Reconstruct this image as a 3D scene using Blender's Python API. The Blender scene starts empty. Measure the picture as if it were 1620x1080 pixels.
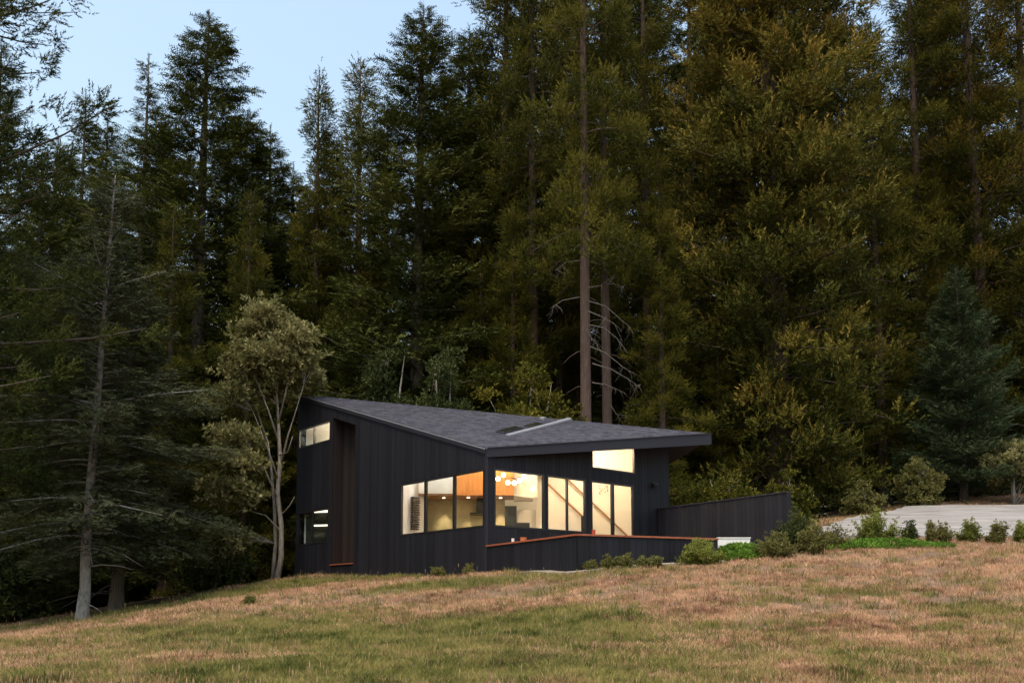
import bpy, bmesh, math, random
import numpy as np
from mathutils import Vector, Matrix

# ------------------------------------------------------------------ camera, sky, sun, exposure
SC = bpy.context.scene
COL = SC.collection
CZ = 1.6                                   # tripod height above the grass below it
FPX, PITCH = 1468.0, math.radians(5.2)
CT, ST = math.cos(PITCH), math.sin(PITCH)
cam_d = bpy.data.cameras.new('camera')
cam_d.sensor_width = 36.0
cam_d.lens = 36.0 * FPX / 1620.0
cam_d.shift_y = (830 - 540) / 1620.0       # rising front, as in the photograph
cam_d.clip_start, cam_d.clip_end = 0.1, 3000
cam = bpy.data.objects.new('camera', cam_d)
cam.location = (0, 0, CZ)
cam.rotation_euler = (math.pi / 2 + PITCH, 0, 0)
COL.objects.link(cam)
SC.camera = cam

world = bpy.data.worlds.new('World')
SC.world = world
world.use_nodes = True
wn = world.node_tree.nodes
wl = world.node_tree.links
bg = wn['Background']
sky = wn.new('ShaderNodeTexSky')
sky.sky_type = 'NISHITA'
sky.sun_disc = False
SUN_EL, SUN_AZ = math.radians(68.0), math.radians(205)     # soft light from high up behind the camera, no hard shadows
sky.sun_elevation = SUN_EL
sky.sun_rotation = SUN_AZ
sky.air_density, sky.dust_density, sky.ozone_density = 2.05, 4.8, 0.8
wl.new(sky.outputs[0], bg.inputs[0])
bg.inputs[1].default_value = 0.15

sun_d = bpy.data.lights.new('sun', 'SUN')
sun_d.energy = 1.1
sun_d.angle = math.radians(18)
sun_d.color = (1.0, 0.80, 0.58)
sun = bpy.data.objects.new('sun', sun_d)
sd = Vector((math.sin(SUN_AZ) * math.cos(SUN_EL), math.cos(SUN_AZ) * math.cos(SUN_EL), math.sin(SUN_EL)))
sun.rotation_euler = sd.to_track_quat('Z', 'Y').to_euler()
COL.objects.link(sun)

SC.view_settings.view_transform = 'Standard'
SC.view_settings.look = 'None'
SC.view_settings.exposure = 0.9
SC.view_settings.gamma = 1.0
SC.render.engine = 'CYCLES'
SC.cycles.max_bounces = 8
SC.cycles.transparent_max_bounces = 12
SC.cycles.caustics_reflective = False
SC.cycles.caustics_refractive = False

rng = np.random.default_rng(7)
random.seed(7)

# ------------------------------------------------------------------ measuring helpers
def ray(px, py):
    a = (px - 810) / FPX
    b = -(py - 830) / FPX
    return Vector((a, CT - b * ST, ST + b * CT))
def at(px, py, Y):
    d = ray(px, py)
    return Vector((d.x * Y / d.y, Y, CZ + d.z * Y / d.y))
def on_z(px, py, z):
    d = ray(px, py)
    k = (z - CZ) / d.z
    return Vector((d.x * k, d.y * k, z))

# ------------------------------------------------------------------ object helpers
def link(o, parent=None):
    COL.objects.link(o)
    if parent is not None: o.parent = parent
    return o
def tag(o, label=None, cat=None, group=None, kind=None):
    if label: o['label'] = label
    if cat: o['category'] = cat
    if group: o['group'] = group
    if kind: o['kind'] = kind
    return o
def empty(name, loc=(0, 0, 0), rz=0.0):
    o = bpy.data.objects.new(name, None)
    o.location = loc
    o.rotation_euler = (0, 0, rz)
    o.empty_display_size = 0.3
    return link(o)
def mesh_obj(name, V, F, m=None, parent=None, smooth=False, T=None):
    me = bpy.data.meshes.new(name)
    me.from_pydata([tuple(v) for v in V], [], F)
    me.update()
    if m: me.materials.append(m)
    if smooth: me.shade_smooth()
    o = bpy.data.objects.new(name, me)
    return link(o, parent)
def tri_mesh(name, V, T, mats, attrs=None, mat_idx=None, smooth=False):
    V = np.asarray(V, dtype=np.float32); T = np.asarray(T, dtype=np.int32)
    me = bpy.data.meshes.new(name)
    me.vertices.add(len(V)); me.vertices.foreach_set('co', V.ravel())
    me.loops.add(len(T) * 3); me.loops.foreach_set('vertex_index', T.ravel())
    me.polygons.add(len(T))
    me.polygons.foreach_set('loop_start', np.arange(0, len(T) * 3, 3, dtype=np.int32))
    if mat_idx is not None: me.polygons.foreach_set('material_index', mat_idx.astype(np.int32))
    me.polygons.foreach_set('use_smooth', np.full(len(T), smooth))
    for m in mats: me.materials.append(m)
    for k, v in (attrs or {}).items():
        a = me.attributes.new(k, 'FLOAT', 'POINT'); a.data.foreach_set('value', np.asarray(v, dtype=np.float32))
    me.update(); me.validate()
    return me
class MB:
    """collects solids; build() links them as ONE mesh object"""
    def __init__(s): s.V = []; s.F = []
    def poly_prism(s, pts, off):
        n = len(pts); b = len(s.V); off = Vector(off)
        s.V += [Vector(p) for p in pts] + [Vector(p) + off for p in pts]
        nrm = Vector((0, 0, 0))
        for i in range(n):
            nrm += Vector(pts[i]).cross(Vector(pts[(i + 1) % n]))
        flip = nrm.dot(off) > 0
        A = list(range(n)); B = [n + i for i in range(n)]
        if flip: faces = [A[::-1], B] + [[i, (i + 1) % n, n + (i + 1) % n, n + i] for i in range(n)]
        else: faces = [A, B[::-1]] + [[(i + 1) % n, i, n + i, n + (i + 1) % n] for i in range(n)]
        s.F += [[b + j for j in f] for f in faces]
        return s
    def box(s, c, size, ax=None):
        c = Vector(c); X, Y, Z = ax or (Vector((1, 0, 0)), Vector((0, 1, 0)), Vector((0, 0, 1)))
        x, y, z = X * size[0] / 2, Y * size[1] / 2, Z * size[2] / 2
        return s.poly_prism([c - x - y - z, c + x - y - z, c + x + y - z, c - x + y - z], z * 2)
    def bar(s, a, b, w, h, up=(0, 0, 1)):
        a = Vector(a); b = Vector(b); d = (b - a)
        side = d.cross(Vector(up)).normalized() * w / 2; u = side.cross(d).normalized() * h / 2
        return s.poly_prism([a - side - u, a + side - u, a + side + u, a - side + u], d)
    def tube(s, pts, rs, n=8):
        pts = [Vector(p) for p in pts]; base = len(s.V)
        for i, p in enumerate(pts):
            d = (pts[min(i + 1, len(pts) - 1)] - pts[max(i - 1, 0)]).normalized()
            r = Vector((1, 0, 0)) if abs(d.x) < .8 else Vector((0, 1, 0))
            u = d.cross(r).normalized(); v = d.cross(u)
            for k in range(n):
                a = 2 * math.pi * k / n
                s.V.append(p + (u * math.cos(a) + v * math.sin(a)) * rs[i])
        for i in range(len(pts) - 1):
            for k in range(n):
                s.F.append([base + i * n + k, base + (i + 1) * n + k, base + (i + 1) * n + (k + 1) % n, base + i * n + (k + 1) % n])
        s.F.append([base + k for k in range(n)]); s.F.append([base + (len(pts) - 1) * n + k for k in reversed(range(n))])
        return s
    def ball(s, c, r, n=10, sq=1.0):
        c = Vector(c); base = len(s.V); m = n // 2
        for i in range(1, m):
            th = math.pi * i / m
            for k in range(n):
                a = 2 * math.pi * k / n
                s.V.append(c + Vector((r * math.sin(th) * math.cos(a), r * math.sin(th) * math.sin(a), r * sq * math.cos(th))))
        t = len(s.V); s.V += [c + Vector((0, 0, r * sq)), c - Vector((0, 0, r * sq))]
        for i in range(m - 2):
            for k in range(n):
                s.F.append([base + i * n + k, base + (i + 1) * n + k, base + (i + 1) * n + (k + 1) % n, base + i * n + (k + 1) % n])
        for k in range(n):
            s.F.append([t, base + k, base + (k + 1) % n]); s.F.append([t + 1, base + (m - 2) * n + (k + 1) % n, base + (m - 2) * n + k])
        return s
    def build(s, name, m=None, parent=None, smooth=False):
        return mesh_obj(name, s.V, s.F, m, parent, smooth)

# ------------------------------------------------------------------ materials
def new_mat(name, col=(.5, .5, .5), rough=.6, spec=.5, metal=0.0):
    m = bpy.data.materials.new(name); m.use_nodes = True
    p = m.node_tree.nodes['Principled BSDF']
    p.inputs['Base Color'].default_value = (*col, 1)
    p.inputs['Roughness'].default_value = rough
    p.inputs['Specular IOR Level'].default_value = spec
    p.inputs['Metallic'].default_value = metal
    return m
def N(m, t, **kw):
    n = m.node_tree.nodes.new(t)
    for k, v in kw.items(): setattr(n, k, v)
    return n
def L(m, a, b): m.node_tree.links.new(a, b)
def P(m): return m.node_tree.nodes['Principled BSDF']
def ramp(m, src, stops):
    r = N(m, 'ShaderNodeValToRGB')
    e = r.color_ramp.elements
    while len(e) < len(stops): e.new(.5)
    for i, (p, c) in enumerate(stops):
        e[i].position = p; e[i].color = (*c, 1)
    L(m, src, r.inputs[0])
    return r.outputs[0]
def noise(m, scale, detail=4, rough=.6, vec=None, w=None):
    n = N(m, 'ShaderNodeTexNoise'); n.inputs['Scale'].default_value = scale
    n.inputs['Detail'].default_value = detail; n.inputs['Roughness'].default_value = rough
    if vec is not None: L(m, vec, n.inputs['Vector'])
    return n.outputs['Fac']
def mathn(m, op, a, b=None):
    n = N(m, 'ShaderNodeMath', operation=op)
    for i, v in enumerate((a, b)):
        if v is None: continue
        if isinstance(v, (int, float)): n.inputs[i].default_value = v
        else: L(m, v, n.inputs[i])
    return n.outputs[0]
def mixc(m, fac, a, b, mode='MIX'):
    n = N(m, 'ShaderNodeMix', data_type='RGBA', blend_type=mode)
    if isinstance(fac, (int, float)): n.inputs[0].default_value = fac
    else: L(m, fac, n.inputs[0])
    for i, v in ((6, a), (7, b)):
        if isinstance(v, tuple): n.inputs[i].default_value = (*v, 1)
        else: L(m, v, n.inputs[i])
    return n.outputs[2]
def mapped(m, scale=(1, 1, 1), src='Object'):
    t = N(m, 'ShaderNodeTexCoord'); k = N(m, 'ShaderNodeMapping'); k.inputs['Scale'].default_value = scale
    L(m, t.outputs[src], k.inputs[0]); return k.outputs[0]
def bump(m, h, strength=.3, dist=.02):
    b = N(m, 'ShaderNodeBump'); b.inputs['Strength'].default_value = strength; b.inputs['Distance'].default_value = dist
    L(m, h, b.inputs['Height']); L(m, b.outputs[0], P(m).inputs['Normal'])

def foliage_mat(name, dark, mid, light, rough=.55, trans=.12):
    m = new_mat(name, mid, .75, .10)
    a = N(m, 'ShaderNodeAttribute', attribute_name='tint')
    oi = N(m, 'ShaderNodeObjectInfo')
    g = N(m, 'ShaderNodeNewGeometry')
    f = mathn(m, 'ADD', a.outputs['Fac'], mathn(m, 'MULTIPLY', mathn(m, 'SUBTRACT', oi.outputs['Random'], .5), .25))
    f = mathn(m, 'ADD', f, mathn(m, 'MULTIPLY', mathn(m, 'SUBTRACT', g.outputs['Random Per Island'], .5), .35))
    c = ramp(m, f, [(0.05, dark), (.5, mid), (.95, light)])
    L(m, c, P(m).inputs['Base Color'])
    if trans:
        tr = N(m, 'ShaderNodeBsdfTranslucent'); L(m, c, tr.inputs[0])
        mx = N(m, 'ShaderNodeMixShader'); mx.inputs[0].default_value = trans
        L(m, P(m).outputs[0], mx.inputs[1]); L(m, tr.outputs[0], mx.inputs[2])
        L(m, mx.outputs[0], m.node_tree.nodes['Material Output'].inputs[0])
    return m
F_RED = foliage_mat('redwood_foliage', (.020, .025, .003), (.066, .071, .009), (.15, .135, .020))
F_REDB = foliage_mat('brown_redwood_foliage', (.018, .024, .003), (.074, .070, .009), (.21, .135, .022))  # dark green at low tint, orange-brown at high tint
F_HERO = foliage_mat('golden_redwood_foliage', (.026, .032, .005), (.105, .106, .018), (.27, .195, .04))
F_FIR = foliage_mat('fir_foliage', (.016, .025, .005), (.048, .062, .012), (.10, .112, .026))
F_GREY = foliage_mat('lichened_fir_foliage', (.030, .038, .018), (.066, .078, .036), (.115, .128, .066))
F_BLUE = foliage_mat('blue_fir_foliage', (.020, .036, .018), (.045, .070, .032), (.08, .11, .055))
F_MAD = foliage_mat('madrone_leaves', (.06, .065, .025), (.175, .175, .07), (.32, .30, .14), trans=.2)
F_DARKBR = foliage_mat('broadleaf_foliage', (.020, .032, .010), (.050, .066, .020), (.095, .11, .036))
F_SHRUB = foliage_mat('coyote_brush_leaves', (.07, .085, .018), (.17, .195, .04), (.30, .32, .085), trans=.2)
F_SHRUBD = foliage_mat('dull_shrub_leaves', (.065, .065, .022), (.145, .145, .045), (.25, .24, .09), trans=.2)
F_MAT = foliage_mat('ground_cover_leaves', (.05, .10, .014), (.10, .19, .025), (.17, .29, .045), trans=.2)

def bark_mat(name, a, b, sc=(14, 14, 1.2)):
    m = new_mat(name, a, .9, .2)
    v = mapped(m, sc)
    f = noise(m, 1.5, 6, .65, v)
    oi = N(m, 'ShaderNodeObjectInfo')
    L(m, ramp(m, f, [(.3, tuple(x * .45 for x in a)), (.55, a), (.8, b)]), P(m).inputs['Base Color'])
    bump(m, f, .8, .05)
    return m
B_RED = bark_mat('redwood_bark', (.10, .070, .058), (.19, .145, .125))
B_FIR = bark_mat('fir_bark', (.10, .085, .07), (.18, .155, .135))
B_PALE = bark_mat('pale_lichened_bark', (.26, .25, .235), (.44, .43, .41), (9, 9, 3))
B_DEAD = bark_mat('dead_branch_wood', (.15, .13, .118), (.26, .235, .21))
B_MAD = bark_mat('madrone_bark', (.27, .24, .205), (.42, .38, .33), (8, 8, 2))

def board_mat(name, a, b, rough=.55, sc=(40, 40, 1.5)):
    m = new_mat(name, a, rough, .22)
    v = mapped(m, sc); f = noise(m, 1.0, 5, .6, v)
    oi = N(m, 'ShaderNodeObjectInfo')
    f2 = mathn(m, 'ADD', mathn(m, 'MULTIPLY', f, .6), mathn(m, 'MULTIPLY', oi.outputs['Random'], .45))
    L(m, ramp(m, f2, [(.2, a), (.85, b)]), P(m).inputs['Base Color'])
    L(m, mathn(m, 'ADD', mathn(m, 'MULTIPLY', f, .25), rough - .1), P(m).inputs['Roughness'])
    bump(m, f, .35, .004)
    return m
M_BOARD = board_mat('charcoal_stained_board', (.0055, .006, .0095), (.0145, .0155, .0225), .62)
M_BOARDRED = board_mat('red_brown_weathered_board', (.011, .009, .009), (.027, .020, .0195), .7)
M_DARK = new_mat('black_backing', (.008, .008, .009), .8, .2)
M_FRAME = new_mat('black_metal_frame', (.010, .010, .011), .4, .5)
M_TRIM = new_mat('slate_blue_painted_trim', (.018, .019, .029), .6, .3)
M_FLASH = new_mat('grey_metal_flashing', (.34, .36, .41), .4, .5, .5)
def cap_mat():
    m = new_mat('oiled_redwood_cap', (.30, .085, .04), .45, .4)
    f = noise(m, 1, 4, .6, mapped(m, (3, 30, 30)))
    L(m, ramp(m, f, [(.3, (.20, .055, .028)), (.7, (.36, .12, .06))]), P(m).inputs['Base Color'])
    return m
M_CAP = cap_mat()
def shingle_mat():
    m = new_mat('asphalt_shingle', (.07, .07, .08), .9, .25)
    g = N(m, 'ShaderNodeNewGeometry')
    f = mathn(m, 'ADD', mathn(m, 'MULTIPLY', g.outputs['Random Per Island'], .7), mathn(m, 'MULTIPLY', noise(m, 60, 3), .3))
    L(m, ramp(m, f, [(.1, (.042, .043, .060)), (.5, (.066, .068, .090)), (.9, (.10, .102, .128))]), P(m).inputs['Base Color'])
    return m
M_SHINGLE = shingle_mat()
def white_mat(name, c=(.78, .77, .74)):
    m = new_mat(name, c, .85, .3)
    bump(m, noise(m, 90, 3), .1, .002); return m
M_WHITE = white_mat('white_plaster')
def wood_mat(name, a, b, sc=(1.2, 1.2, 12)):
    m = new_mat(name, a, .5, .4)
    f = noise(m, 2, 5, .6, mapped(m, sc))
    L(m, ramp(m, f, [(.3, a), (.7, b)]), P(m).inputs['Base Color']); return m
M_WOOD = wood_mat('orange_fir_panelling', (.50, .20, .05), (.66, .30, .09), (9, 9, .8))
M_SOFFIT = wood_mat('brown_wood_soffit', (.22, .11, .055), (.33, .17, .085))
M_FLOOR = wood_mat('oak_floor', (.36, .22, .12), (.5, .33, .19))
M_TILE = new_mat('olive_grey_plaster', (.33, .30, .20), .7, .3)
L(M_TILE, ramp(M_TILE, noise(M_TILE, 3.0, 6, .7), [(.3, (.30, .27, .16)), (.7, (.54, .48, .31))]), P(M_TILE).inputs['Base Color'])
M_CONC = new_mat('pale_concrete', (.5, .48, .44), .85, .3)
L(M_CONC, ramp(M_CONC, noise(M_CONC, 5, 6, .7), [(.3, (.17, .15, .125)), (.7, (.29, .26, .22))]), P(M_CONC).inputs['Base Color'])
M_LIGHTCONC = new_mat('white_painted_block', (.72, .72, .72), .8, .3)
def glass_mat():
    m = bpy.data.materials.new('window_glass'); m.use_nodes = True
    nt = m.node_tree; nt.nodes.remove(nt.nodes['Principled BSDF'])
    t = N(m, 'ShaderNodeBsdfTransparent'); t.inputs[0].default_value = (.93, .95, .95, 1)
    g = N(m, 'ShaderNodeBsdfGlossy'); g.inputs['Roughness'].default_value = .02
    fr = N(m, 'ShaderNodeFresnel'); fr.inputs[0].default_value = 1.5
    mx = N(m, 'ShaderNodeMixShader')
    gm = N(m, 'ShaderNodeNewGeometry'); ff = mathn(m, 'MULTIPLY', fr.outputs[0], mathn(m, 'SUBTRACT', 1.0, gm.outputs['Backfacing']))
    L(m, ff, mx.inputs[0]); L(m, t.outputs[0], mx.inputs[1]); L(m, g.outputs[0], mx.inputs[2])
    L(m, mx.outputs[0], nt.nodes['Material Output'].inputs[0]); return m
M_GLASS = glass_mat()
def emit_mat(name, c, s):
    m = bpy.data.materials.new(name); m.use_nodes = True
    p = P(m); p.inputs['Base Color'].default_value = (*c, 1)
    p.inputs['Emission Color'].default_value = (*c, 1); p.inputs['Emission Strength'].default_value = s
    return m
M_GLOBE = emit_mat('lit_opal_globe', (1, .80, .50), 5)
M_DOWN = emit_mat('lit_downlight', (1, .80, .52), 6)
M_STRIP = emit_mat('lit_strip', (1, .85, .65), 1.3)
M_ORANGE = new_mat('terracotta', (.50, .16, .06), .7)
M_RED = new_mat('red_paint', (.45, .06, .03), .5)
M_BLACK = new_mat('black_fabric', (.02, .02, .022), .8)
M_STEEL = new_mat('dark_steel', (.05, .05, .05), .35, .5, .7)

# ------------------------------------------------------------------ terrain
CTRL_PIX = [  # (px, py, distance): the surface of the ground
 (0, 1080, 8.6), (400, 1080, 8.4), (810, 1080, 8.4), (1220, 1080, 8.3), (1620, 1080, 8.2),
 (0, 1035, 14), (400, 1012, 14), (810, 1000, 13.5), (1220, 995, 13), (1620, 985, 12.6),
 (0, 1003, 23), (130, 981, 25), (290, 953, 27), (430, 917, 30), (560, 914, 27), (680, 913, 25), (770, 908, 23.6),
 (620, 935, 20), (400, 955, 20), (810, 940, 18.5), (913, 901, 20), (1080, 893, 21), (1135, 885, 21.3), (1200, 873, 23.5),
 (1010, 930, 17), (1220, 915, 18), (1420, 900, 18.5), (1620, 880, 19),
 (1300, 866, 24), (1460, 862, 25), (1620, 853, 26), (1620, 803, 38), (1440, 804, 38), (1300, 826, 31), (1620, 781, 43.5), (1500, 788, 43),
 (1260, 846, 27)]
CTRL_W = [  # X, Y, z (absolute)
 (-4, 0, -.1), (4, 0, 0), (-22, 0, -.6), (22, 0, .6), (0, -30, -2), (-40, -10, -3), (40, -10, 1.5),
 (-7.3, 31.6, 2.7), (4.7, 28.3, 2.75), (0, 38, 3.0), (10, 38, 4.8), (-10, 38, 2.3), (-22, 30, .6), (-22, 42, -.3), (-40, 30, -1.5),
 (0, 60, 3.5), (-30, 60, .0), (30, 60, 8), (35, 30, 6), (60, 60, 12), (-70, 60, -4), (0, 90, 4), (60, 100, 13), (-60, 100, -3), (-80, 0, -6), (80, 0, 6), (0, -80, -7)]
cp = [tuple(at(*c)) for c in CTRL_PIX] + CTRL_W
cp = np.array(cp); CPX = cp[:, :2]
def tps(r2): return np.where(r2 > 1e-9, .5 * r2 * np.log(np.maximum(r2, 1e-9)), 0)
n_ = len(cp)
K = tps(((CPX[:, None] - CPX[None]) ** 2).sum(2)) + np.eye(n_) * 2.0
A_ = np.zeros((n_ + 3, n_ + 3)); A_[:n_, :n_] = K; A_[:n_, n_] = 1; A_[:n_, n_ + 1:] = CPX; A_[n_:, :n_] = A_[:n_, n_:].T
W_ = np.linalg.solve(A_, np.concatenate([cp[:, 2], np.zeros(3)]))
def hfield(X, Y):
    X = np.asarray(X, float); Y = np.asarray(Y, float); sh = X.shape
    q = np.stack([np.clip(X.ravel(), -110, 110), np.clip(Y.ravel(), -110, 130)], 1)
    out = np.empty(len(q))
    for i in range(0, len(q), 20000):
        s = q[i:i + 20000]
        out[i:i + 20000] = tps(((s[:, None] - CPX[None]) ** 2).sum(2)) @ W_[:n_] + W_[n_] + s @ W_[n_ + 1:]
    x, y = q[:, 0], q[:, 1]
    near = np.exp(-((x / 40) ** 2 + ((y - 15) / 35) ** 2))
    out += near * (.035 * np.sin(x * 1.9 + 1.3 * np.sin(y * 1.1)) * np.sin(y * 1.7 + 2 * np.sin(x * .7)) + .02 * np.sin(x * 4.3 + 2 * np.sin(y * 3.1)) * np.sin(y * 4.9 + x))
    return out.reshape(sh)
def gz(x, y): return float(hfield(np.array([x]), np.array([y]))[0])
def gpt(px, py, y0=5.0, y1=45.0):
    ys = np.arange(y0, y1, .1); pts = np.array([tuple(at(px, py, y)) for y in ys])
    h = hfield(pts[:, 0], pts[:, 1]); below = np.where(pts[:, 2] < h)[0]
    i = below[0] if len(below) else len(ys) - 1
    return pts[i, 0], pts[i, 1]
def axis(lo, hi, nlo, nhi, d):
    a = list(np.arange(nlo, nhi + 1e-6, d)); s = d; x = nhi
    while x < hi: s *= 1.22; x += s; a.append(x)
    s = d; x = nlo; pre = []
    while x > lo: s *= 1.22; x -= s; pre.append(x)
    return np.array(pre[::-1] + a)
# where the grass is still green: (px, py, radius across, radius in depth, amount)
GREEN = [(560, 1015, 3.2, 1.8, 1.0), (740, 1000, 1.8, 1.3, 1.1), (420, 985, 3.0, 1.5, .6), (700, 1060, 2.2, 1.0, .9), (860, 1000, .9, .9, .75),
         (300, 1000, 2.6, 1.5, .4), (100, 985, 3.2, 2.0, .75), (-40, 1075, 1.2, .8, .3), (480, 1070, 2.0, .8, .7), (890, 975, .8, .9, .9), (930, 1000, .7, .6, .5),
         (250, 960, 2.5, 2.0, .55), (520, 920, 4.0, 1.0, 1.2), (430, 924, 3.0, 1.2, 1.1), (700, 925, 1.0, .8, .7), (780, 918, 3.0, .7, .8), (950, 905, 3.0, .5, .6),
         (1010, 1030, .5, .3, .6), (1020, 1070, .7, .3, .6), (1130, 990, .3, .3, .5), (1320, 1040, .8, .4, .6), (1520, 965, .5, .5, .5), (1600, 975, .8, .5, .6),
         (1450, 1060, .9, .4, .5), (1340, 940, .6, .6, .4), (1210, 950, .4, .3, .4), (1560, 1020, .9, .4, .45), (860, 935, .5, .4, .7), (1180, 1075, .6, .2, .5)]
_gr = random.Random(77)
GREEN += [(_gr.uniform(880, 1640), _gr.uniform(905, 1075), _gr.uniform(.10, .28), _gr.uniform(.08, .22), _gr.uniform(.5, 1.0)) for _ in range(70)]
GREEN += [(_gr.uniform(0, 880), _gr.uniform(925, 1075), _gr.uniform(.15, .5), _gr.uniform(.12, .35), _gr.uniform(-.6, .6)) for _ in range(60)]
GREEN = [(g[0], g[1], g[2], g[3], g[4] * (.45 if g[0] > 950 and g[1] > 1000 else 1)) for g in GREEN]
GW = [(*gpt(g[0], g[1]), g[2], g[3], g[4]) for g in GREEN]
def green(X, Y):
    o = np.zeros_like(X)
    for gx, gy, rx, ry, a in GW: o += a * np.exp(-((X - gx) / rx) ** 2 - ((Y - gy) / ry) ** 2)
    o *= .95
    o += .30 * np.sin(X * 2.3 + 2 * np.sin(Y * 1.7)) * np.sin(Y * 2.9 + 1.5 * np.sin(X * 1.9)) * (o + .15)
    o += .25 * o * np.sin(X * 6.1 + 3 * np.sin(Y * 4.3)) * np.sin(Y * 7.7 + 2 * np.sin(X * 5))
    return np.clip(o, 0, 1)
gxs = axis(-900, 900, -20, 26, .22); gys = axis(-300, 1500, 5, 46, .22)
GX, GY = np.meshgrid(gxs, gys); GZ = hfield(GX, GY)
nx, ny = len(gxs), len(gys)
idx = np.arange(nx * ny).reshape(ny, nx)
q = np.stack([idx[:-1, :-1], idx[:-1, 1:], idx[1:, 1:], idx[1:, :-1]], -1).reshape(-1, 4)
tri = np.concatenate([q[:, [0, 1, 2]], q[:, [0, 2, 3]]])
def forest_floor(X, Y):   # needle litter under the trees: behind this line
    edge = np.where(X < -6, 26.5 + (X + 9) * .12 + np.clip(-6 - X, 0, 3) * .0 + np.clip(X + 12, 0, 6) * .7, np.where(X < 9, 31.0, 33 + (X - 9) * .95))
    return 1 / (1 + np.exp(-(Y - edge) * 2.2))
def ground_mat():
    m = new_mat('dry_meadow_soil', (.2, .15, .1), .95, .15)
    ga = N(m, 'ShaderNodeAttribute', attribute_name='green'); fa = N(m, 'ShaderNodeAttribute', attribute_name='forest')
    v = mapped(m, (1, 1, 1))
    n1 = noise(m, 1.1, 8, .7, v); n2 = noise(m, 14, 6, .75, v); n3 = noise(m, .35, 4, .6, v)
    dry = ramp(m, n1, [(.30, (.10, .078, .062)), (.5, (.20, .125, .085)), (.72, (.34, .215, .14))])
    dry = mixc(m, mathn(m, 'MULTIPLY', n2, .8), dry, (.15, .105, .07))
    gr = ramp(m, n2, [(.3, (.045, .055, .02)), (.7, (.12, .12, .045))])
    c = mixc(m, ga.outputs['Fac'], dry, gr)
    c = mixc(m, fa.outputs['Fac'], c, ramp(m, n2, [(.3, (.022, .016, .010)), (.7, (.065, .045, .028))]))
    L(m, c, P(m).inputs['Base Color']); bump(m, n2, .9, .05); return m
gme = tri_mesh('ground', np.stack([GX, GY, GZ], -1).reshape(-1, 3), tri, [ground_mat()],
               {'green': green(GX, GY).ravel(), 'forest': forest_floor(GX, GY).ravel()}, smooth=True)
ground = link(bpy.data.objects.new('ground', gme)); tag(ground, 'grassy hillside meadow rising to the house and the forest', kind='structure')

# driveway: broomed concrete ramp climbing to the right behind the shrubs
def sheet(name, quad, nu, nv, lift, m, kind='structure', amp=0.0, thick=.25):
    a, b, c, d = [Vector(p[:2]) for p in quad]; V = []; F = []
    for j in range(nv + 1):
        for i in range(nu + 1):
            u, v = i / nu, j / nv
            p = (a * (1 - u) + b * u) * (1 - v) + (d * (1 - u) + c * u) * v
            V.append((p.x, p.y))
    z = hfield(np.array([p[0] for p in V]), np.array([p[1] for p in V])) + lift
    V = [(p[0], p[1], zz + amp * math.sin(p[1] * 5.2 + .5 * math.sin(p[0] * .8)) * .5) for p, zz in zip(V, z)]
    id_ = lambda i, j: j * (nu + 1) + i
    for j in range(nv):
        for i in range(nu): F.append([id_(i, j), id_(i + 1, j), id_(i + 1, j + 1), id_(i, j + 1)])
    n0 = len(V); ring = [id_(i, 0) for i in range(nu + 1)] + [id_(nu, j) for j in range(1, nv + 1)] + [id_(i, nv) for i in range(nu - 1, -1, -1)] + [id_(0, j) for j in range(nv - 1, 0, -1)]
    V += [(V[k][0], V[k][1], V[k][2] - thick) for k in ring]
    for k in range(len(ring)):
        k2 = (k + 1) % len(ring); F.append([ring[k2], ring[k], n0 + k, n0 + k2])
    return tag(mesh_obj(name, V, F, m), kind=kind)
M_DRIVE = new_mat('broomed_concrete', (.45, .44, .42), .9, .3)
_v = mapped(M_DRIVE, (.3, 1.9, 1)); _f = noise(M_DRIVE, 1.4, 5, .6, _v)
_f2 = noise(M_DRIVE, 30, 4, .7)
_c = ramp(M_DRIVE, _f, [(.32, (.12, .117, .116)), (.48, (.19, .187, .186)), (.66, (.27, .267, .265))])
L(M_DRIVE, mixc(M_DRIVE, mathn(M_DRIVE, 'MULTIPLY', _f2, .35), _c, (.30, .29, .28)), P(M_DRIVE).inputs['Base Color'])
bump(M_DRIVE, _f2, .3, .01)
dq = [at(1262, 860, 26.2), (26.0, 26.5, 0), (30.0, 38.5, 0), at(1435, 804, 38.0)]
drive = sheet('driveway', dq, 60, 40, .10, M_DRIVE, amp=.05)
tag(drive, 'pale concrete driveway climbing behind the row of shrubs')

# ------------------------------------------------------------------ house geometry frame
UL = Vector((-.8405, 1, 0)).normalized()            # along the left facade, away from the camera
UR = Vector((-UL.y * -1, UL.x * -1, 0)).normalized()  # along the right facade
C0 = at(770, 905, 23.7); C0.z = 0
def plane_hit(px, py, org, u):
    """pixel -> (distance along the facade, height)"""
    d = ray(px, py); n = Vector((-u.y, u.x, 0)); o = Vector((0, 0, CZ))
    k = (org - o).dot(n) / d.dot(n); p = o + d * k
    return (p - org).dot(u), p.z
onL = lambda px, py: plane_hit(px, py, C0, UL)
onR = lambda px, py: plane_hit(px, py, C0, UR)
TL = onL(469.5, 800)[0]; TR = onR(1057.5, 750)[0]
PL = C0 + UL * TL; PW = C0 + UR * TR
rC = C0.copy(); rC.z = onL(770.5, 710)[1]
rL = PL.copy(); rL.z = onL(473, 624.5)[1]
rT = at(1124, 686.5, 28.0)
e1, e2 = rL - rC, rT - rC
rn = e1.cross(e2)
if rn.z < 0: rn = -rn
rn.normalize()
def rz_(x, y): return rC.z - (rn.x * (x - rC.x) + rn.y * (y - rC.y)) / rn.z
def roof_at(px, py):
    d = ray(px, py); o = Vector((0, 0, CZ)); k = (rC - o).dot(rn) / d.dot(rn); return o + d * k
ZF = C0.z
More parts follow.
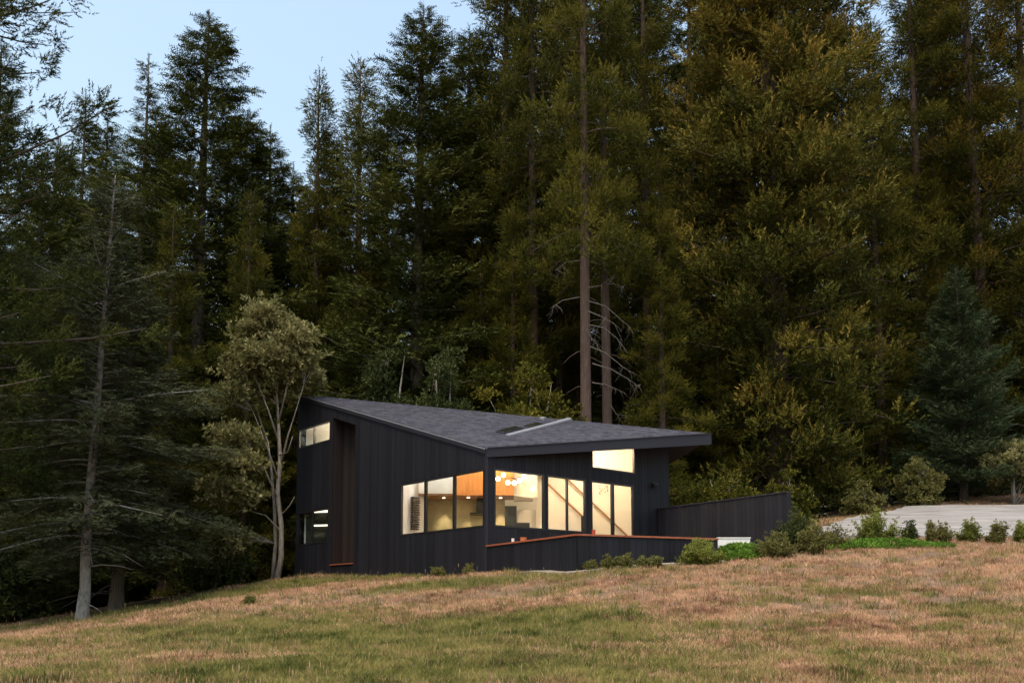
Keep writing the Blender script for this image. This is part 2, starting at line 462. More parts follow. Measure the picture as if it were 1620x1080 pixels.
ZFLOOR = at(770, 965, 23.7).z + 1.22 - 0.03
# print('house', TL, TR, rC.z, rL.z, tuple(rT), 'pw', tuple(PW), 'pl', tuple(PL), 'floor', ZFLOOR)

house = empty('black_wood_house', (C0.x, C0.y, gz(C0.x, C0.y)))
tag(house, 'dark angular timber house with lit windows and sloping shingle roof', 'house')
house.location = (0, 0, 0)

OUTL = Vector((-UL.y, UL.x, 0));
if OUTL.dot(C0) > 0: OUTL = -OUTL
OUTR = Vector((-UR.y, UR.x, 0))
if OUTR.dot(C0) > 0: OUTR = -OUTR

def strips(u0, u1, top, bot, openings):
    """vertical strip [u0,u1] minus rectangular openings -> list of quads (u0,u1,bot(u0),bot(u1),top(u0),top(u1))"""
    cuts = sorted({u0, u1, *[c for o in openings for c in (o[0], o[1]) if u0 < c < u1]})
    out = []
    for a, b in zip(cuts, cuts[1:]):
        if b - a < 1e-4: continue
        mid = (a + b) / 2
        spans = [(bot(a), bot(b), top(a), top(b))]
        for o in openings:
            if o[0] - 1e-6 <= mid <= o[1] + 1e-6:
                f0 = o[2] if callable(o[2]) else (lambda u, z=o[2]: z); f1 = o[3] if callable(o[3]) else (lambda u, z=o[3]: z)
                new = []
                for s in spans:
                    if f0(a) > s[0] + .005: new.append((s[0], s[1], min(f0(a), s[2]), min(f0(b), s[3])))
                    if f1(a) < s[2] - .005 or f1(b) < s[3] - .005: new.append((max(f1(a), s[0]), max(f1(b), s[1]), s[2], s[3]))
                spans = new
        for s in spans:
            if s[2] - s[0] > .004 or s[3] - s[1] > .004: out.append((a, b, *s))
    return out
def quad3(org, u, q, off):
    a, b, z0, z1, z2, z3 = q
    z2 = max(z2, z0 + .001); z3 = max(z3, z1 + .001)
    f = lambda t, z: org + u * t + off + Vector((0, 0, z))
    return [f(a, z0), f(b, z1), f(b, z3), f(a, z2)]
def wall(org, u, outn, u0, u1, top, bot, openings, parent, name='wall', m=M_DARK, thick=.16, off=0.0):
    mb = MB()
    for qd in strips(u0, u1, top, bot, openings): mb.poly_prism(quad3(org, u, qd, outn * off), -outn * thick)
    return mb.build(name, m, parent)
def boards(org, u, outn, u0, u1, top, bot, openings, parent, m=M_BOARD, w=.14, off=0.0, gap=.006, thick=.022, both=False):
    n = max(1, round((u1 - u0) / w)); w = (u1 - u0) / n
    r = random.Random(int(u1 * 1000))
    for i in range(n):
        pr = r.uniform(0, .004); groups = []
        for qd in strips(u0 + i * w + gap / 2, u0 + (i + 1) * w - gap / 2, top, bot, openings):
            hit = [g for g in groups if any(abs(h[1] - qd[0]) < 1e-6 and min(h[4], qd[4]) - max(h[2], qd[2]) > .02 for h in g)]
            new = [qd] + [h for g in hit for h in g]; groups = [g for g in groups if g not in hit] + [new]
        for g in groups:
            mb = MB()
            for qd in g: mb.poly_prism(quad3(org, u, qd, outn * (off + pr)), outn * thick)
            mb.build('board', m, parent)

# openings, measured on the facades
def rectL(pxa, pxb, pxr, pt, pb):
    a, b = onL(pxa, 780)[0], onL(pxb, 780)[0]
    return (min(a, b), max(a, b), onL(pxr, pb)[1], onL(pxr, pt)[1])
def rectR(pxa, pxb, pxr, pt, pb):
    a, b = onR(pxa, 780)[0], onR(pxb, 780)[0]
    return (a, b, onR(pxr, pb)[1], onR(pxr, pt)[1])
oUp = (onL(523.5, 690)[0], onL(474, 690)[0], onL(523.5, 696.5)[1], onL(523.5, 664)[1])
oLo = (onL(520.5, 830)[0], onL(471, 830)[0], onL(520.5, 857.5)[1], onL(520.5, 803)[1])
oBig = (onL(767, 790)[0], onL(634.5, 810)[0], onL(767, 833)[1], onL(767, 741.5)[1])
oW1 = (onR(781, 790)[0], onR(860.5, 790)[0], onR(781, 832.5)[1], onR(781, 740.5)[1])
oW2 = (onR(864.5, 790)[0], onR(926, 790)[0], oW1[2], oW1[3])
oDr = (onR(934.5, 790)[0], onR(1001.5, 790)[0], ZFLOOR + .02, oW1[3])
zc0 = onR(935, 740.5)[1]
ztopR = lambda t: rz_(*(C0 + UR * t)[:2]) - .06
ztopL = lambda t: rz_(*(C0 + UL * t)[:2]) - .05
oCl = (onR(935, 720)[0], onR(1003.5, 720)[0], zc0, lambda t: ztopR(t) - .10)
rec0, rec1 = onL(562, 780)[0], onL(525.5, 780)[0]
zrb = onL(558, 891)[1]
oRe = (rec0, rec1, zrb, lambda t: ztopL(t) - .38)
base = lambda t: 1.6
botL = lambda t: gz(*(C0 + UL * t)[:2]) - .35
botR = lambda t: gz(*(C0 + UR * t)[:2]) - .35
opsL = [oUp, oLo, oBig, oRe]; opsR = [oW1, oW2, oDr, oCl]
far = lambda ops, cap: [(o[0], min(o[1] + .27, cap), o[2], o[3]) if i < 4 and o is not oRe else o for i, o in enumerate(ops)]
wall(C0, UL, OUTL, .02, TL, ztopL, botL, far(opsL, TL - .02), house)
wall(C0, UR, OUTR, .02, TR, ztopR, botR, far(opsR, 99), house)
boards(C0, UL, OUTL, .03, TL, ztopL, botL, opsL, house)
boards(C0, UR, OUTR, .03, TR, ztopR, botR, opsR, house)
# corner post
MB().box(C0 + OUTL * .014 + OUTR * .014 + Vector((0, 0, (rC.z - .05 + 1.9) / 2)), (.055, .055, rC.z - .05 - 1.9), (UL, UR, Vector((0, 0, 1)))).build('corner_trim', M_TRIM, house)
# recess in the left facade: red-brown boards set back, copper sill
RD = .42
wall(C0 - OUTL * RD, UL, OUTL, rec0 - .1, rec1 + .1, lambda t: ztopL(t) - .2, lambda t: zrb - .2, [], house, name='recess_backing', thick=.05)
boards(C0 - OUTL * RD, UL, OUTL, rec0, rec1, lambda t: ztopL(t) - .3, lambda t: zrb + .03, [], house, m=M_BOARDRED, w=.13)
for t_, sgn in ((rec1, 1), (rec0, -1)):
    a = C0 + UL * (t_ + sgn * .002) - OUTL * (RD - .02); 
    for k in range(3):
        p0 = a + OUTL * (.005 + k * .125); p1 = p0 + OUTL * .118
        zt = ztopL(t_) - .34
        q4 = [Vector((p0.x, p0.y, zrb + .03)), Vector((p1.x, p1.y, zrb + .03)), Vector((p1.x, p1.y, zt)), Vector((p0.x, p0.y, zt))]
        MB().poly_prism(q4, -UL * sgn * .02).build('board', M_BOARDRED if sgn > 0 else M_BOARD, house)
mbs = MB(); p = C0 + UL * rec0 - OUTL * (RD - .03); p2 = C0 + UL * rec1 - OUTL * (RD - .03)
mbs.poly_prism([Vector((*(p.xy), zrb)), Vector((*(p2.xy), zrb)), Vector((*((p2 + OUTL * (RD + .03)).xy), zrb - .01)), Vector((*((p + OUTL * (RD + .03)).xy), zrb - .01))], (0, 0, .03)).build('sill', M_CAP, house)
# thin trim joint beside the recess
# windows
def window(org, u, outn, o, mull, name='window', mw=.05, fw=.045, slope_top=None, label=None):
    a, b, z0, z1 = o; ft = z1 if callable(z1) else (lambda t: z1)
    f = lambda t, z, d=0.0: org + u * t + outn * d + Vector((0, 0, z))
    mb = MB(); D = -outn * .07; o_ = .03
    mb.poly_prism([f(a, z0, o_), f(b, z0, o_), f(b, z0 + fw, o_), f(a, z0 + fw, o_)], D)
    mb.poly_prism([f(a, ft(a) - fw, o_), f(b, ft(b) - fw, o_), f(b, ft(b), o_), f(a, ft(a), o_)], D)
    mb.poly_prism([f(a, z0 + fw, o_), f(a + fw, z0 + fw, o_), f(a + fw, ft(a + fw) - fw, o_), f(a, ft(a) - fw, o_)], D)
    mb.poly_prism([f(b - fw, z0 + fw, o_), f(b, z0 + fw, o_), f(b, ft(b) - fw, o_), f(b - fw, ft(b - fw) - fw, o_)], D)
    w = mb.build(name, M_FRAME, house)
    if label: w['label'] = label
    cuts = [a + fw] + [c for mm in mull for c in (mm - mw / 2, mm + mw / 2)] + [b - fw]
    for mm in mull:
        MB().poly_prism([f(mm - mw / 2, z0 + fw, o_ - .002), f(mm + mw / 2, z0 + fw, o_ - .002), f(mm + mw / 2, ft(mm) - fw, o_ - .002), f(mm - mw / 2, ft(mm) - fw, o_ - .002)], D * .95).build('mullion', M_FRAME, w)
    for c0, c1 in zip(cuts[::2], cuts[1::2]):
        MB().poly_prism([f(c0, z0 + fw, -.01), f(c1, z0 + fw, -.01), f(c1, ft(c1) - fw, -.01), f(c0, ft(c0) - fw, -.01)], -outn * .012).build('pane', M_GLASS, w)
    return w
window(C0, UL, OUTL, oUp, [onL(497.5, 690)[0]], label='upper two-pane window at the far left end')
window(C0, UL, OUTL, oLo, [onL(494.5, 830)[0]], label='lower two-pane window at the far left end')
window(C0, UL, OUTL, oBig, [onL(673.5, 800)[0], onL(719, 800)[0]], label='wide three-pane window left of the corner', mw=.09)
window(C0, UR, OUTR, oW1, [], label='large square window right of the corner')
window(C0, UR, OUTR, oW2, [onR(897, 800)[0]], label='two-pane window beside the doors')
dr = window(C0, UR, OUTR, oDr, [onR(969, 800)[0]], name='glass_door', mw=.1, label='sliding glass doors onto the deck')
window(C0, UR, OUTR, oCl, [], label='high window under the eave')

# roof: main slab, back slope, fascia, shingles
Z = Vector((0, 0, 1))
mb = MB(); th = .16
l2 = rL + OUTL * .03; c2 = rC + OUTL * .03 + OUTR * .03
mb.poly_prism([c2 - Z * .02, rT - Z * .02, l2 - Z * .02], -Z * th).build('roof_deck', M_TRIM, house)
nb = Vector((.267, .963, 0))
b1 = rL + nb * 4; b1.z = rL.z - .9
b2 = PW + nb * 4 + Vector((-1.2, .3, 0)); b2.z = rT.z - .6
mb = MB(); mb.poly_prism([rL - Z * .03, rT - Z * .03, b2 - Z * .0, b1 - Z * .0], -Z * .14).build('back_roof', M_SHINGLE, house)
# fascia along the eave, tapering deeper to the tip
he0 = rC.z - onL(770.5, 723.5)[1]; he1 = (rT - at(1124, 703, 28.0)).z
ed = (rT - c2).normalized(); en = Vector((ed.y, -ed.x, 0)).normalized()
if en.y > 0: en = -en
mb = MB(); mb.poly_prism([c2 - Z * he0, rT - Z * he1, rT + Z * .015, c2 + Z * .015], en * .035).build('fascia', M_TRIM, house)
mb = MB(); mb.poly_prism([c2 + en * .036 + Z * .002, rT + en * .036 + Z * .002, rT + en * .036 + Z * .03, c2 + en * .036 + Z * .03], en * .02).build('drip_edge', M_TRIM, house)
# soffit board under the overhang
mb = MB(); mb.poly_prism([c2 - Z * (he0 - .03), rT - Z * (he1 - .03), PW + Z * (rz_(PW.x, PW.y) - he1 + .03)], Z * .03).build('soffit', M_DARK, house)
# short end fascia at the tip
q_ = rT + (rL - rT).normalized() * 1.2
MB().poly_prism([rT - Z * he1, q_ - Z * .2, q_ + Z * .0, rT + Z * .01], Vector((0.03, .03, 0))).build('end_fascia', M_TRIM, house)
# rake flashing on the left edge: two thin lines
MB().poly_prism([rC + OUTL * .035 - Z * .12, rL + OUTL * .035 - Z * .12, rL + OUTL * .035 + Z * .02, rC + OUTL * .035 + Z * .02], OUTL * .03).build('rake_trim', M_TRIM, house)
MB().poly_prism([rC + OUTL * .067 - Z * .02, rL + OUTL * .067 - Z * .02, rL + OUTL * .067 + Z * .012, rC + OUTL * .067 + Z * .012], OUTL * .012).build('flashing', M_FLASH, house)
# shingle courses follow the contour lines of the slope
g2 = Vector((-rn.x / rn.z, -rn.y / rn.z)); up2 = g2.normalized(); al2 = Vector((up2.y, -up2.x))
tri2 = [c2.xy + Vector((.02, .05)), rT.xy - Vector((.03, -.03)), rL.xy + Vector((.05, -.02))]
area = sum(tri2[i].cross(tri2[(i + 1) % 3]) for i in range(3))
if area < 0: tri2 = tri2[::-1]
def clip(poly):
    for i in range(3):
        a, b = tri2[i], tri2[(i + 1) % 3]; out = []
        for j in range(len(poly)):
            p, r = poly[j], poly[(j + 1) % len(poly)]
            sp, sr = (b - a).cross(p - a), (b - a).cross(r - a)
            if sp >= 0: out.append(p)
            if (sp >= 0) != (sr >= 0): out.append(p + (r - p) * (sp / (sp - sr)))
        poly = out
        if len(poly) < 3: return []
    return poly
ss = [p.dot(up2) for p in tri2]; aa = [p.dot(al2) for p in tri2]
V, F = [], []; row = 0; s = min(ss) - .1; r_ = random.Random(3)
while s < max(ss):
    x = min(aa) - r_.uniform(0, .35)
    while x < max(aa):
        w = r_.uniform(.10, .24); poly = clip([al2 * x + up2 * s, al2 * (x + w - .006) + up2 * s, al2 * (x + w - .006) + up2 * (s + .14), al2 * x + up2 * (s + .14)])
        if poly:
            b_ = len(V); k = r_.uniform(0, .006)
            top = [Vector((p.x, p.y, rz_(p.x, p.y) + .026 + k - (p.dot(up2) - s) * .12)) for p in poly]
            n = len(top); V += top + [t - Z * .03 for t in top]
            F.append([b_ + i for i in range(n)])
            F += [[b_ + (i + 1) % n, b_ + i, b_ + n + i, b_ + n + (i + 1) % n] for i in range(n)]
        x += w
    s += .125; row += 1
sh = mesh_obj('shingle_courses', V, F, M_SHINGLE, house); sh['kind'] = 'stuff'
for p in sh.data.polygons: pass

# skylights and roof flashing
def rp(px, py, h=0.0): return roof_at(px, py) + Z * h
def slab(pix, h0, h1): 
    a = [rp(*p) + Z * h0 for p in pix]; return a, Z * (h1 - h0)
for pix in ([(784, 684.6), (798, 687.6), (828, 678.8), (816, 676)], [(829, 675.6), (841, 678.4), (861, 672.6), (850, 670)]):
    cen = [sum(p[i] for p in pix) / 4 for i in (0, 1)]
    a, o = slab(pix, .02, .06); sk = MB().poly_prism(a, o).build('skylight', M_TRIM, house)
    inn = [(cen[0] + (p[0] - cen[0]) * .9, cen[1] + (p[1] - cen[1]) * .84) for p in pix]
    a, o = slab(inn, .06, .066); MB().poly_prism(a, o).build('pane', new_mat('dark_skylight_glass', (.02, .022, .02), .06, .6), sk)
a, o = slab([(800, 689.5), (806, 690.8), (905, 664.6), (900, 663.2)], .02, .055); MB().poly_prism(a, o).build('roof_flashing', M_FLASH, house)
a, o = slab([(880, 668), (884, 668.8), (903, 663.8), (899, 663)], .03, .06); MB().poly_prism(a, o).build('roof_flashing', M_FLASH, house)
a, o = slab([(854, 663.6), (860, 664.6), (864, 663.4), (858, 662.4)], .02, .08); MB().poly_prism(a, o).build('roof_vent', M_FLASH, house)

# back walls (out of sight from the front, closing the house)
def zroofb(p):  # height of the back roof
    return min(rL.z, rT.z) - .5
def plain_wall(a, b, za0, zb0, za1, zb1, thick, m, parent, name='wall', n=None):
    a = Vector((a.x, a.y, 0)); b = Vector((b.x, b.y, 0)); d = (b - a).normalized(); n = n or Vector((d.y, -d.x, 0))
    return MB().poly_prism([a + Z * za0, b + Z * zb0, b + Z * zb1, a + Z * za1], n * thick).build(name, m, parent)
b1w = b1 - nb * .3; b2w = b2 - nb * .3 - Vector((.2, 0, 0))
plain_wall(PL, b1w, 1.5, 1.5, rL.z - .2, b1.z - .25, .16, M_BOARD, house)
plain_wall(b1w, b2w, 1.5, 1.5, b1.z - .3, b2.z - .3, -.16, M_BOARD, house)
plain_wall(PW, b2w, 1.5, 1.5, rz_(PW.x, PW.y) - .2, b2.z - .3, -.16, M_BOARD, house)

# ------------------------------------------------------------------ interior
IL, IR = -OUTL, -OUTR
inn = .18
kC = C0 + IL * inn + IR * inn
ceil_l = lambda t: ztopL(t) - .30
ceil_r = lambda t: ztopR(t) - .24
wall(C0, UL, OUTL, .2, TL - .05, ceil_l, lambda t: ZFLOOR - .1, far([oUp, oLo, oBig], TL - .06) + [(oRe[0] - .1, oRe[1] + .1, oRe[2] - .3, 9.9)], house, name='lining', m=M_WHITE, thick=.03, off=-.165)
wall(C0, UR, OUTR, .2, TR - .05, ceil_r, lambda t: ZFLOOR - .1, far(opsR[:3], 99) + [(oCl[0], oCl[1] + .27, oCl[2], 9.9)], house, name='lining', m=M_WHITE, thick=.03, off=-.165)
# white linings of the window reveals are the wall thickness itself
inL = PL + IL * .25 - UL * .1; inW = PW + IR * .25 - UR * .1; 
bd = (inW - inL).normalized(); bn = Vector((bd.y, -bd.x, 0))
if bn.dot(kC - inL) < 0: bn = -bn
backA, backB = inL.copy(), inW.copy()
plain_wall(backA, backB, ZFLOOR - .1, ZFLOOR - .1, rz_(backA.x, backA.y) - .34, rz_(backB.x, backB.y) - .34, .05, M_WHITE, house, name='lining', n=-bn)
def flat(pts, z, t, m, name, parent=house):
    return MB().poly_prism([Vector((p.x, p.y, z)) for p in pts], Z * t).build(name, m, parent)
flat([kC, backB, backA], ZFLOOR - .1, .1, M_FLOOR, 'floor')
MB().poly_prism([Vector((p.x, p.y, rz_(p.x, p.y) - .36)) for p in (kC, backB, backA)], Z * .05).build('ceiling', M_WHITE, house)
# partition across the house left of the big window (its white face shows in the first pane)
tp = oBig[1] + .35
pa = C0 + UL * tp + IL * .2
pb = pa + IL * .84
zc = lambda p: rz_(p.x, p.y) - .37
MB().poly_prism([Vector((pa.x, pa.y, ZFLOOR)), Vector((pb.x, pb.y, ZFLOOR)), Vector((pb.x, pb.y, zc(pb))), Vector((pa.x, pa.y, zc(pa)))], UL * .1).build('partition', M_WHITE, house)
# second partition closing the bedroom end, with the upper floor
tq = tp + 1.0
qa = C0 + UL * tq + IL * .45; 
k_ = (backA - qa).dot(Vector((-bd.y, bd.x, 0))) / IL.dot(Vector((-bd.y, bd.x, 0))); qb = qa + IL * (k_ - .02)
MB().poly_prism([Vector((qa.x, qa.y, ZFLOOR)), Vector((qb.x, qb.y, ZFLOOR)), Vector((qb.x, qb.y, zc(qb))), Vector((qa.x, qa.y, zc(qa)))], UL * .1).build('partition', M_WHITE, house)
zup = (oUp[2] + oLo[3]) / 2 - .1
ra = C0 + UL * (tq + .15) + IL * .2
rq = C0 + UL * (rec1 + .18)
flat([ra + IL * .6, qb + UL * .12, backA + bd * .05, PL + IL * .22 - UL * .1, rq + IL * .22, rq + IL * .8], zup, .22, M_WHITE, 'upper_floor')

# kitchen: back wall, wood box with soffit, hood, tall cabinets
kitw = at(676, 800, 29.0); kitw2 = at(797, 800, 28.9)
def panel(pxa, pxb, pya, pyb, Y, t, m, name, parent=house, Yb=None):
    a = at(pxa, pyb, Y); b = at(pxb, pyb, Yb or Y); c = at(pxb, pya, Yb or Y); d = at(pxa, pya, Y)
    b.z = a.z if Yb is None else b.z; c.z = d.z if Yb is None else c.z
    return MB().poly_prism([a, b, c, d], Vector((0, t, 0))).build(name, m, parent)
zsof = at(740, 783, 27.4).z
xk0, xk1 = at(668, 800, 28.6).x, at(799, 800, 28.6).x
kit = MB().poly_prism([Vector((xk0, 28.55, ZFLOOR)), Vector((xk1, 28.55, ZFLOOR)), Vector((xk1, 28.55, zsof + .02)), Vector((xk0, 28.55, zsof + .02))], (0, .06, 0)).build('kitchen_wall', M_TILE, house)
xo0, xo1 = at(722, 780, 27.4).x, at(813, 780, 27.4).x
sof = MB().poly_prism([Vector((xk0, 27.42, zsof)), Vector((xo1, 27.42, zsof)), Vector((xo1, 28.6, zsof)), Vector((xk0, 28.6, zsof))], Z * .05).build('kitchen_soffit', M_SOFFIT, house)
pw_ = (xo1 - xo0) / 6
for i in range(6):
    MB().box((xo0 + (i + .5) * pw_, 27.40, zsof + .95), (pw_ - .004, .03, 1.9)).build('wood_panel', M_WOOD, house)
MB().box(((xk0 + xo0) / 2, 27.44, zsof + .7 + .055), (xo0 - xk0 - .01, .05, 1.4)).build('partition', M_WHITE, house)
# white wall right of the wood box, above a lower ceiling
MB().poly_prism([Vector((xo1 + .01, 28.05, zsof + .02)), Vector((at(850, 790, 28.05).x, 28.05, zsof + .02)), Vector((at(850, 790, 28.05).x, 28.05, zsof + 2.0)), Vector((xo1 + .01, 28.05, zsof + 1.6))], (0, .05, 0)).build('partition', M_WHITE, house)
flat([Vector((xo1, 27.45, 0)), Vector((xo1 + .6, 28.1, 0)), Vector((xo1 + .6, 29.0, 0)), Vector((xo1, 29.0, 0))], zsof, .018, M_WHITE, 'lower_ceiling')
hood = empty('kitchen_hood'); hx = at(761, 800, 28.3).x
tag(hood, 'black kitchen extractor hood seen through the corner windows', 'hood')
hz = at(761, 814, 28.3).z
MB().box((hx, 28.35, hz + .42), (.26, .24, .78)).build('chimney', M_STEEL, hood)
MB().poly_prism([Vector((hx - .34, 28.1, hz)), Vector((hx + .34, 28.1, hz)), Vector((hx + .34, 28.5, hz)), Vector((hx - .34, 28.5, hz))], Z * .05).build('canopy', M_STEEL, hood)
cab = empty('oven_cabinet'); tag(cab, 'dark built-in oven unit in the white kitchen wall', 'oven')
ox = at(808, 810, 28.4)
MB().box((ox.x, 28.6, ZFLOOR + 1.0), (.36, .5, 2.0)).build('carcass', M_BLACK, cab)
for i, dz in enumerate((1.05, 1.5)):
    MB().box((ox.x, 28.34, ZFLOOR + dz), (.30, .02, .36)).build('oven_door', new_mat('oven_glass', (.02, .02, .02), .1), cab)
MB().box(((at(818, 800, 28.6).x + at(850, 800, 28.6).x) / 2, 28.75, ZFLOOR + .95), (.62, .3, 1.9)).build('cupboard', M_WHITE, house)
sofa = empty('sofa'); tag(sofa, 'black low chair back just above the window sill', 'chair')
sx0, sx1 = at(806, 828, 26.4).x, at(838, 828, 26.4).x; zs = at(820, 826.5, 26.4).z
MB().box(((sx0 + sx1) / 2, 26.4, zs - .25), (sx1 - sx0, .08, .5)).build('backrest', M_BLACK, sofa)
MB().box(((sx0 + sx1) / 2, 26.7, zs - .62), (sx1 - sx0, .6, .14)).build('seat', M_BLACK, sofa)
for i in (0, 1):
    for j in (26.45, 26.95): MB().bar((sx0 + .04 if i == 0 else sx1 - .04, j, ZFLOOR), (sx0 + .04 if i == 0 else sx1 - .04, j, zs - .69), .03, .03, up=(0, 1, 0)).build('leg', M_STEEL, sofa)
# counter
MB().box((at(750, 830, 27.9).x, 28.2, ZFLOOR + .45), (1.9, .6, .9)).build('counter', M_WHITE, house)
# bookshelf column in the white room
bs = empty('book_shelf'); tag(bs, 'narrow column of books on the white wall in the leftmost pane', 'shelf')
s0, s1 = .60, 0.88
def onP(px, py): return plane_hit(px, py, pa, IL)
s0 = onP(649.5, 800)[0]; s1 = onP(661, 800)[0]; zb0 = onP(655, 838)[1]; zb1 = onP(655, 785)[1]
for i in range(14):
    z0 = zb0 + (zb1 - zb0) * i / 14
    f = lambda s, z: pa + IL * s + Vector((0, 0, z)) - Vector((0, 0, pa.z)) 
    MB().poly_prism([f(s0, z0), f(s1, z0), f(s1, z0 + .012), f(s0, z0 + .012)], -UL * .14).build('shelf', M_STEEL, bs)
    x = s0 + .01
    while x < s1 - .03:
        w = random.uniform(.018, .04); hgt = (zb1 - zb0) / 14 * random.uniform(.66, .74); c = random.choice([(.06, .05, .045), (.16, .08, .05), (.08, .11, .11), (.12, .11, .09), (.04, .04, .055), (.14, .09, .06)])
        MB().poly_prism([f(x, z0 + .014), f(x + w, z0 + .014), f(x + w, z0 + hgt), f(x, z0 + hgt)], -UL * .12).build('book', new_mat('book_cloth', c, .7), bs)
        x += w + .001
# potted plant below it
pt = empty('potted_plant'); tag(pt, 'small green potted plant on the sill of the leftmost pane', 'plant')
pz = onP(654, 848)[1]; pc = pa + IL * ((s0 + s1) / 2) - UL * .2; pc.z = 0
MB().tube([pc + Z * (pz - .2), pc + Z * (pz - .02)], [.05, .07], 10).build('pot', M_WHITE, pt)
MB().tube([pc + Z * ZFLOOR, pc + Z * (pz - .2)], [.12, .12], 10).build('stand', M_WHITE, pt)
# staircase rails on the back wall
def back_at(px, py, off):
    return plane_hit_pt(px, py, backA + bn * off, bd)
def plane_hit_pt(px, py, org, u):
    t, z = plane_hit(px, py, org, u); p = org + u * t; return Vector((p.x, p.y, z))
stair = empty('staircase'); tag(stair, 'white staircase with dark sloping handrails behind the windows', 'staircase')
A0, A1 = back_at(848, 748, 1.0), back_at(921, 816, 1.0)
MB().bar(A0, A1, .06, .06).build('handrail', M_SOFFIT, stair)
B0, B1 = back_at(888, 748, .08), back_at(992, 847, .08)
MB().bar(B0, B1, .05, .05).build('handrail', M_SOFFIT, stair)
MB().poly_prism([Vector((A0.x, A0.y, ZFLOOR)), Vector((A1.x, A1.y, ZFLOOR)), A1 - Z * .03, A0 - Z * .03], -bn * .04).build('balustrade', M_WHITE, stair)
MB().bar(Vector((A1.x, A1.y, ZFLOOR)), A1 - Z * .0, .07, .07, up=(0, 1, 0)).build('newel_post', M_STEEL, stair)
for i in range(11):
    p = A1.lerp(A0, (i + .5) / 12); z = ZFLOOR + .17 * (i + 1)
    if z < p.z - .1:
        pp = Vector((p.x, p.y, z - .09)) - bn * .5
        MB().box(pp, (.27, .86, .17), (bd, bn, Z)).build('step', M_FLOOR, stair)
sprig = empty('dried_branch'); tag(sprig, 'dried brown twig arrangement on the pale wall inside the door', 'wall decoration')
rr = random.Random(5); mb = MB()
for i in range(26):
    p = back_at(rr.uniform(946, 962), 0, .05); p = back_at(rr.uniform(945, 962), rr.uniform(768, 780), .06)
    mb.ball(p, rr.uniform(.010, .022), 5)
mb.build('seed_heads', new_mat('dried_brown', (.16, .10, .05), .8), sprig)
a_, b_ = back_at(944, 781, .05), back_at(962, 770, .05); MB().tube([a_, b_], [.004, .004], 5).build('twig', M_SOFFIT, sprig)

# chandelier
ch = empty('globe_chandelier'); tag(ch, 'chandelier of lit glass globes behind the corner window', 'chandelier')
YG = 25.9
glob = [(788, 757), (796.5, 751), (803.5, 763), (813.5, 763.5), (822, 760), (829, 754), (843.5, 773)]
hub = at(812, 756, YG)
def lamp(name, loc, energy, color=(1, .72, .42), size=.08, typ='POINT', parent=None, spot=None):
    l = bpy.data.lights.new(name, typ); l.energy = energy; l.color = color; l.shadow_soft_size = size
    if typ == 'SPOT': l.spot_size = math.radians(spot or 90); l.spot_blend = .6
    o = bpy.data.objects.new(name, l); o.location = loc; return link(o, parent)
for g in glob:
    p = at(*g, YG); MB().tube([hub, p], [.006, .006], 5).build('arm', M_STEEL, ch)
    MB().ball(p, .066, 16).build('globe', M_GLOBE, ch)
for g in (glob[0], glob[3], glob[6]):
    p = at(*g, YG); lamp('globe_bulb', p + Vector((0, -.1, -.1)), 4, parent=ch)
zceil = rz_(hub.x, hub.y) - .37
MB().tube([hub, Vector((hub.x, hub.y, zceil))], [.006, .006], 5).build('stem', M_STEEL, ch)
# recessed downlights
dl = [(702, 783, 28.0), (741, 783, 27.9), (792, 783, 28.0)]
for i, (px, py, Y) in enumerate(dl):
    p = at(px, py, Y); p.z = zsof - .004
    t = empty('downlight', p); tag(t, ['recessed downlight in the brown soffit of the middle pane', 'recessed downlight under the orange wood panel, left of the corner', 'recessed downlight under the orange wood panel, right of the corner'][i], 'downlight', 'kitchen downlights')
    MB().tube([Vector((0, 0, -.012)), Vector((0, 0, 0))], [.045, .045], 14).build('lens', M_DOWN, t)
    o = lamp('bulb', (0, 0.3, -.03), 60, typ='SPOT', spot=62, size=.03, parent=t)
p = at(806, 794, 28.4)
# unseen lamps with glowing lenses, added to light the stair hall and rooms
def room_light(x, y, e, label, col=(1, .71, .40), drop=.02, z=None):
    z = z if z is not None else rz_(x, y) - .37 - drop
    t = empty('added_room_light', (x, y, z)); tag(t, label, 'added light')
    MB().tube([Vector((0, 0, -.03)), Vector((0, 0, 0))], [.07, .07], 12).build('lens', M_DOWN, t)
    lamp('bulb', (0, 0, -.12), e, col, .1, parent=t)
hl = C0 + UR * 4.6 + IR * 1.2; room_light(hl.x, hl.y, 108, 'added unseen warm light of the stair hall inside the doors')
hl = C0 + UR * 2.6 + IR * 2.2; room_light(hl.x, hl.y, 80, 'added unseen warm light above the living room')
hl = C0 + UL * 3.4 + IL * 1.2; room_light(hl.x, hl.y, 38, 'added cool light in place of daylight before the narrow book shelf', (.86, .94, 1))  # cool lamp added in place of daylight on the white partition
zz = zup + 1.9
hl = C0 + UL * (TL - 2.4) + IL * .9; room_light(hl.x, hl.y, 60, 'added unseen warm light of the upper corner room', (1, .80, .56), z=rz_(hl.x, hl.y) - .4)
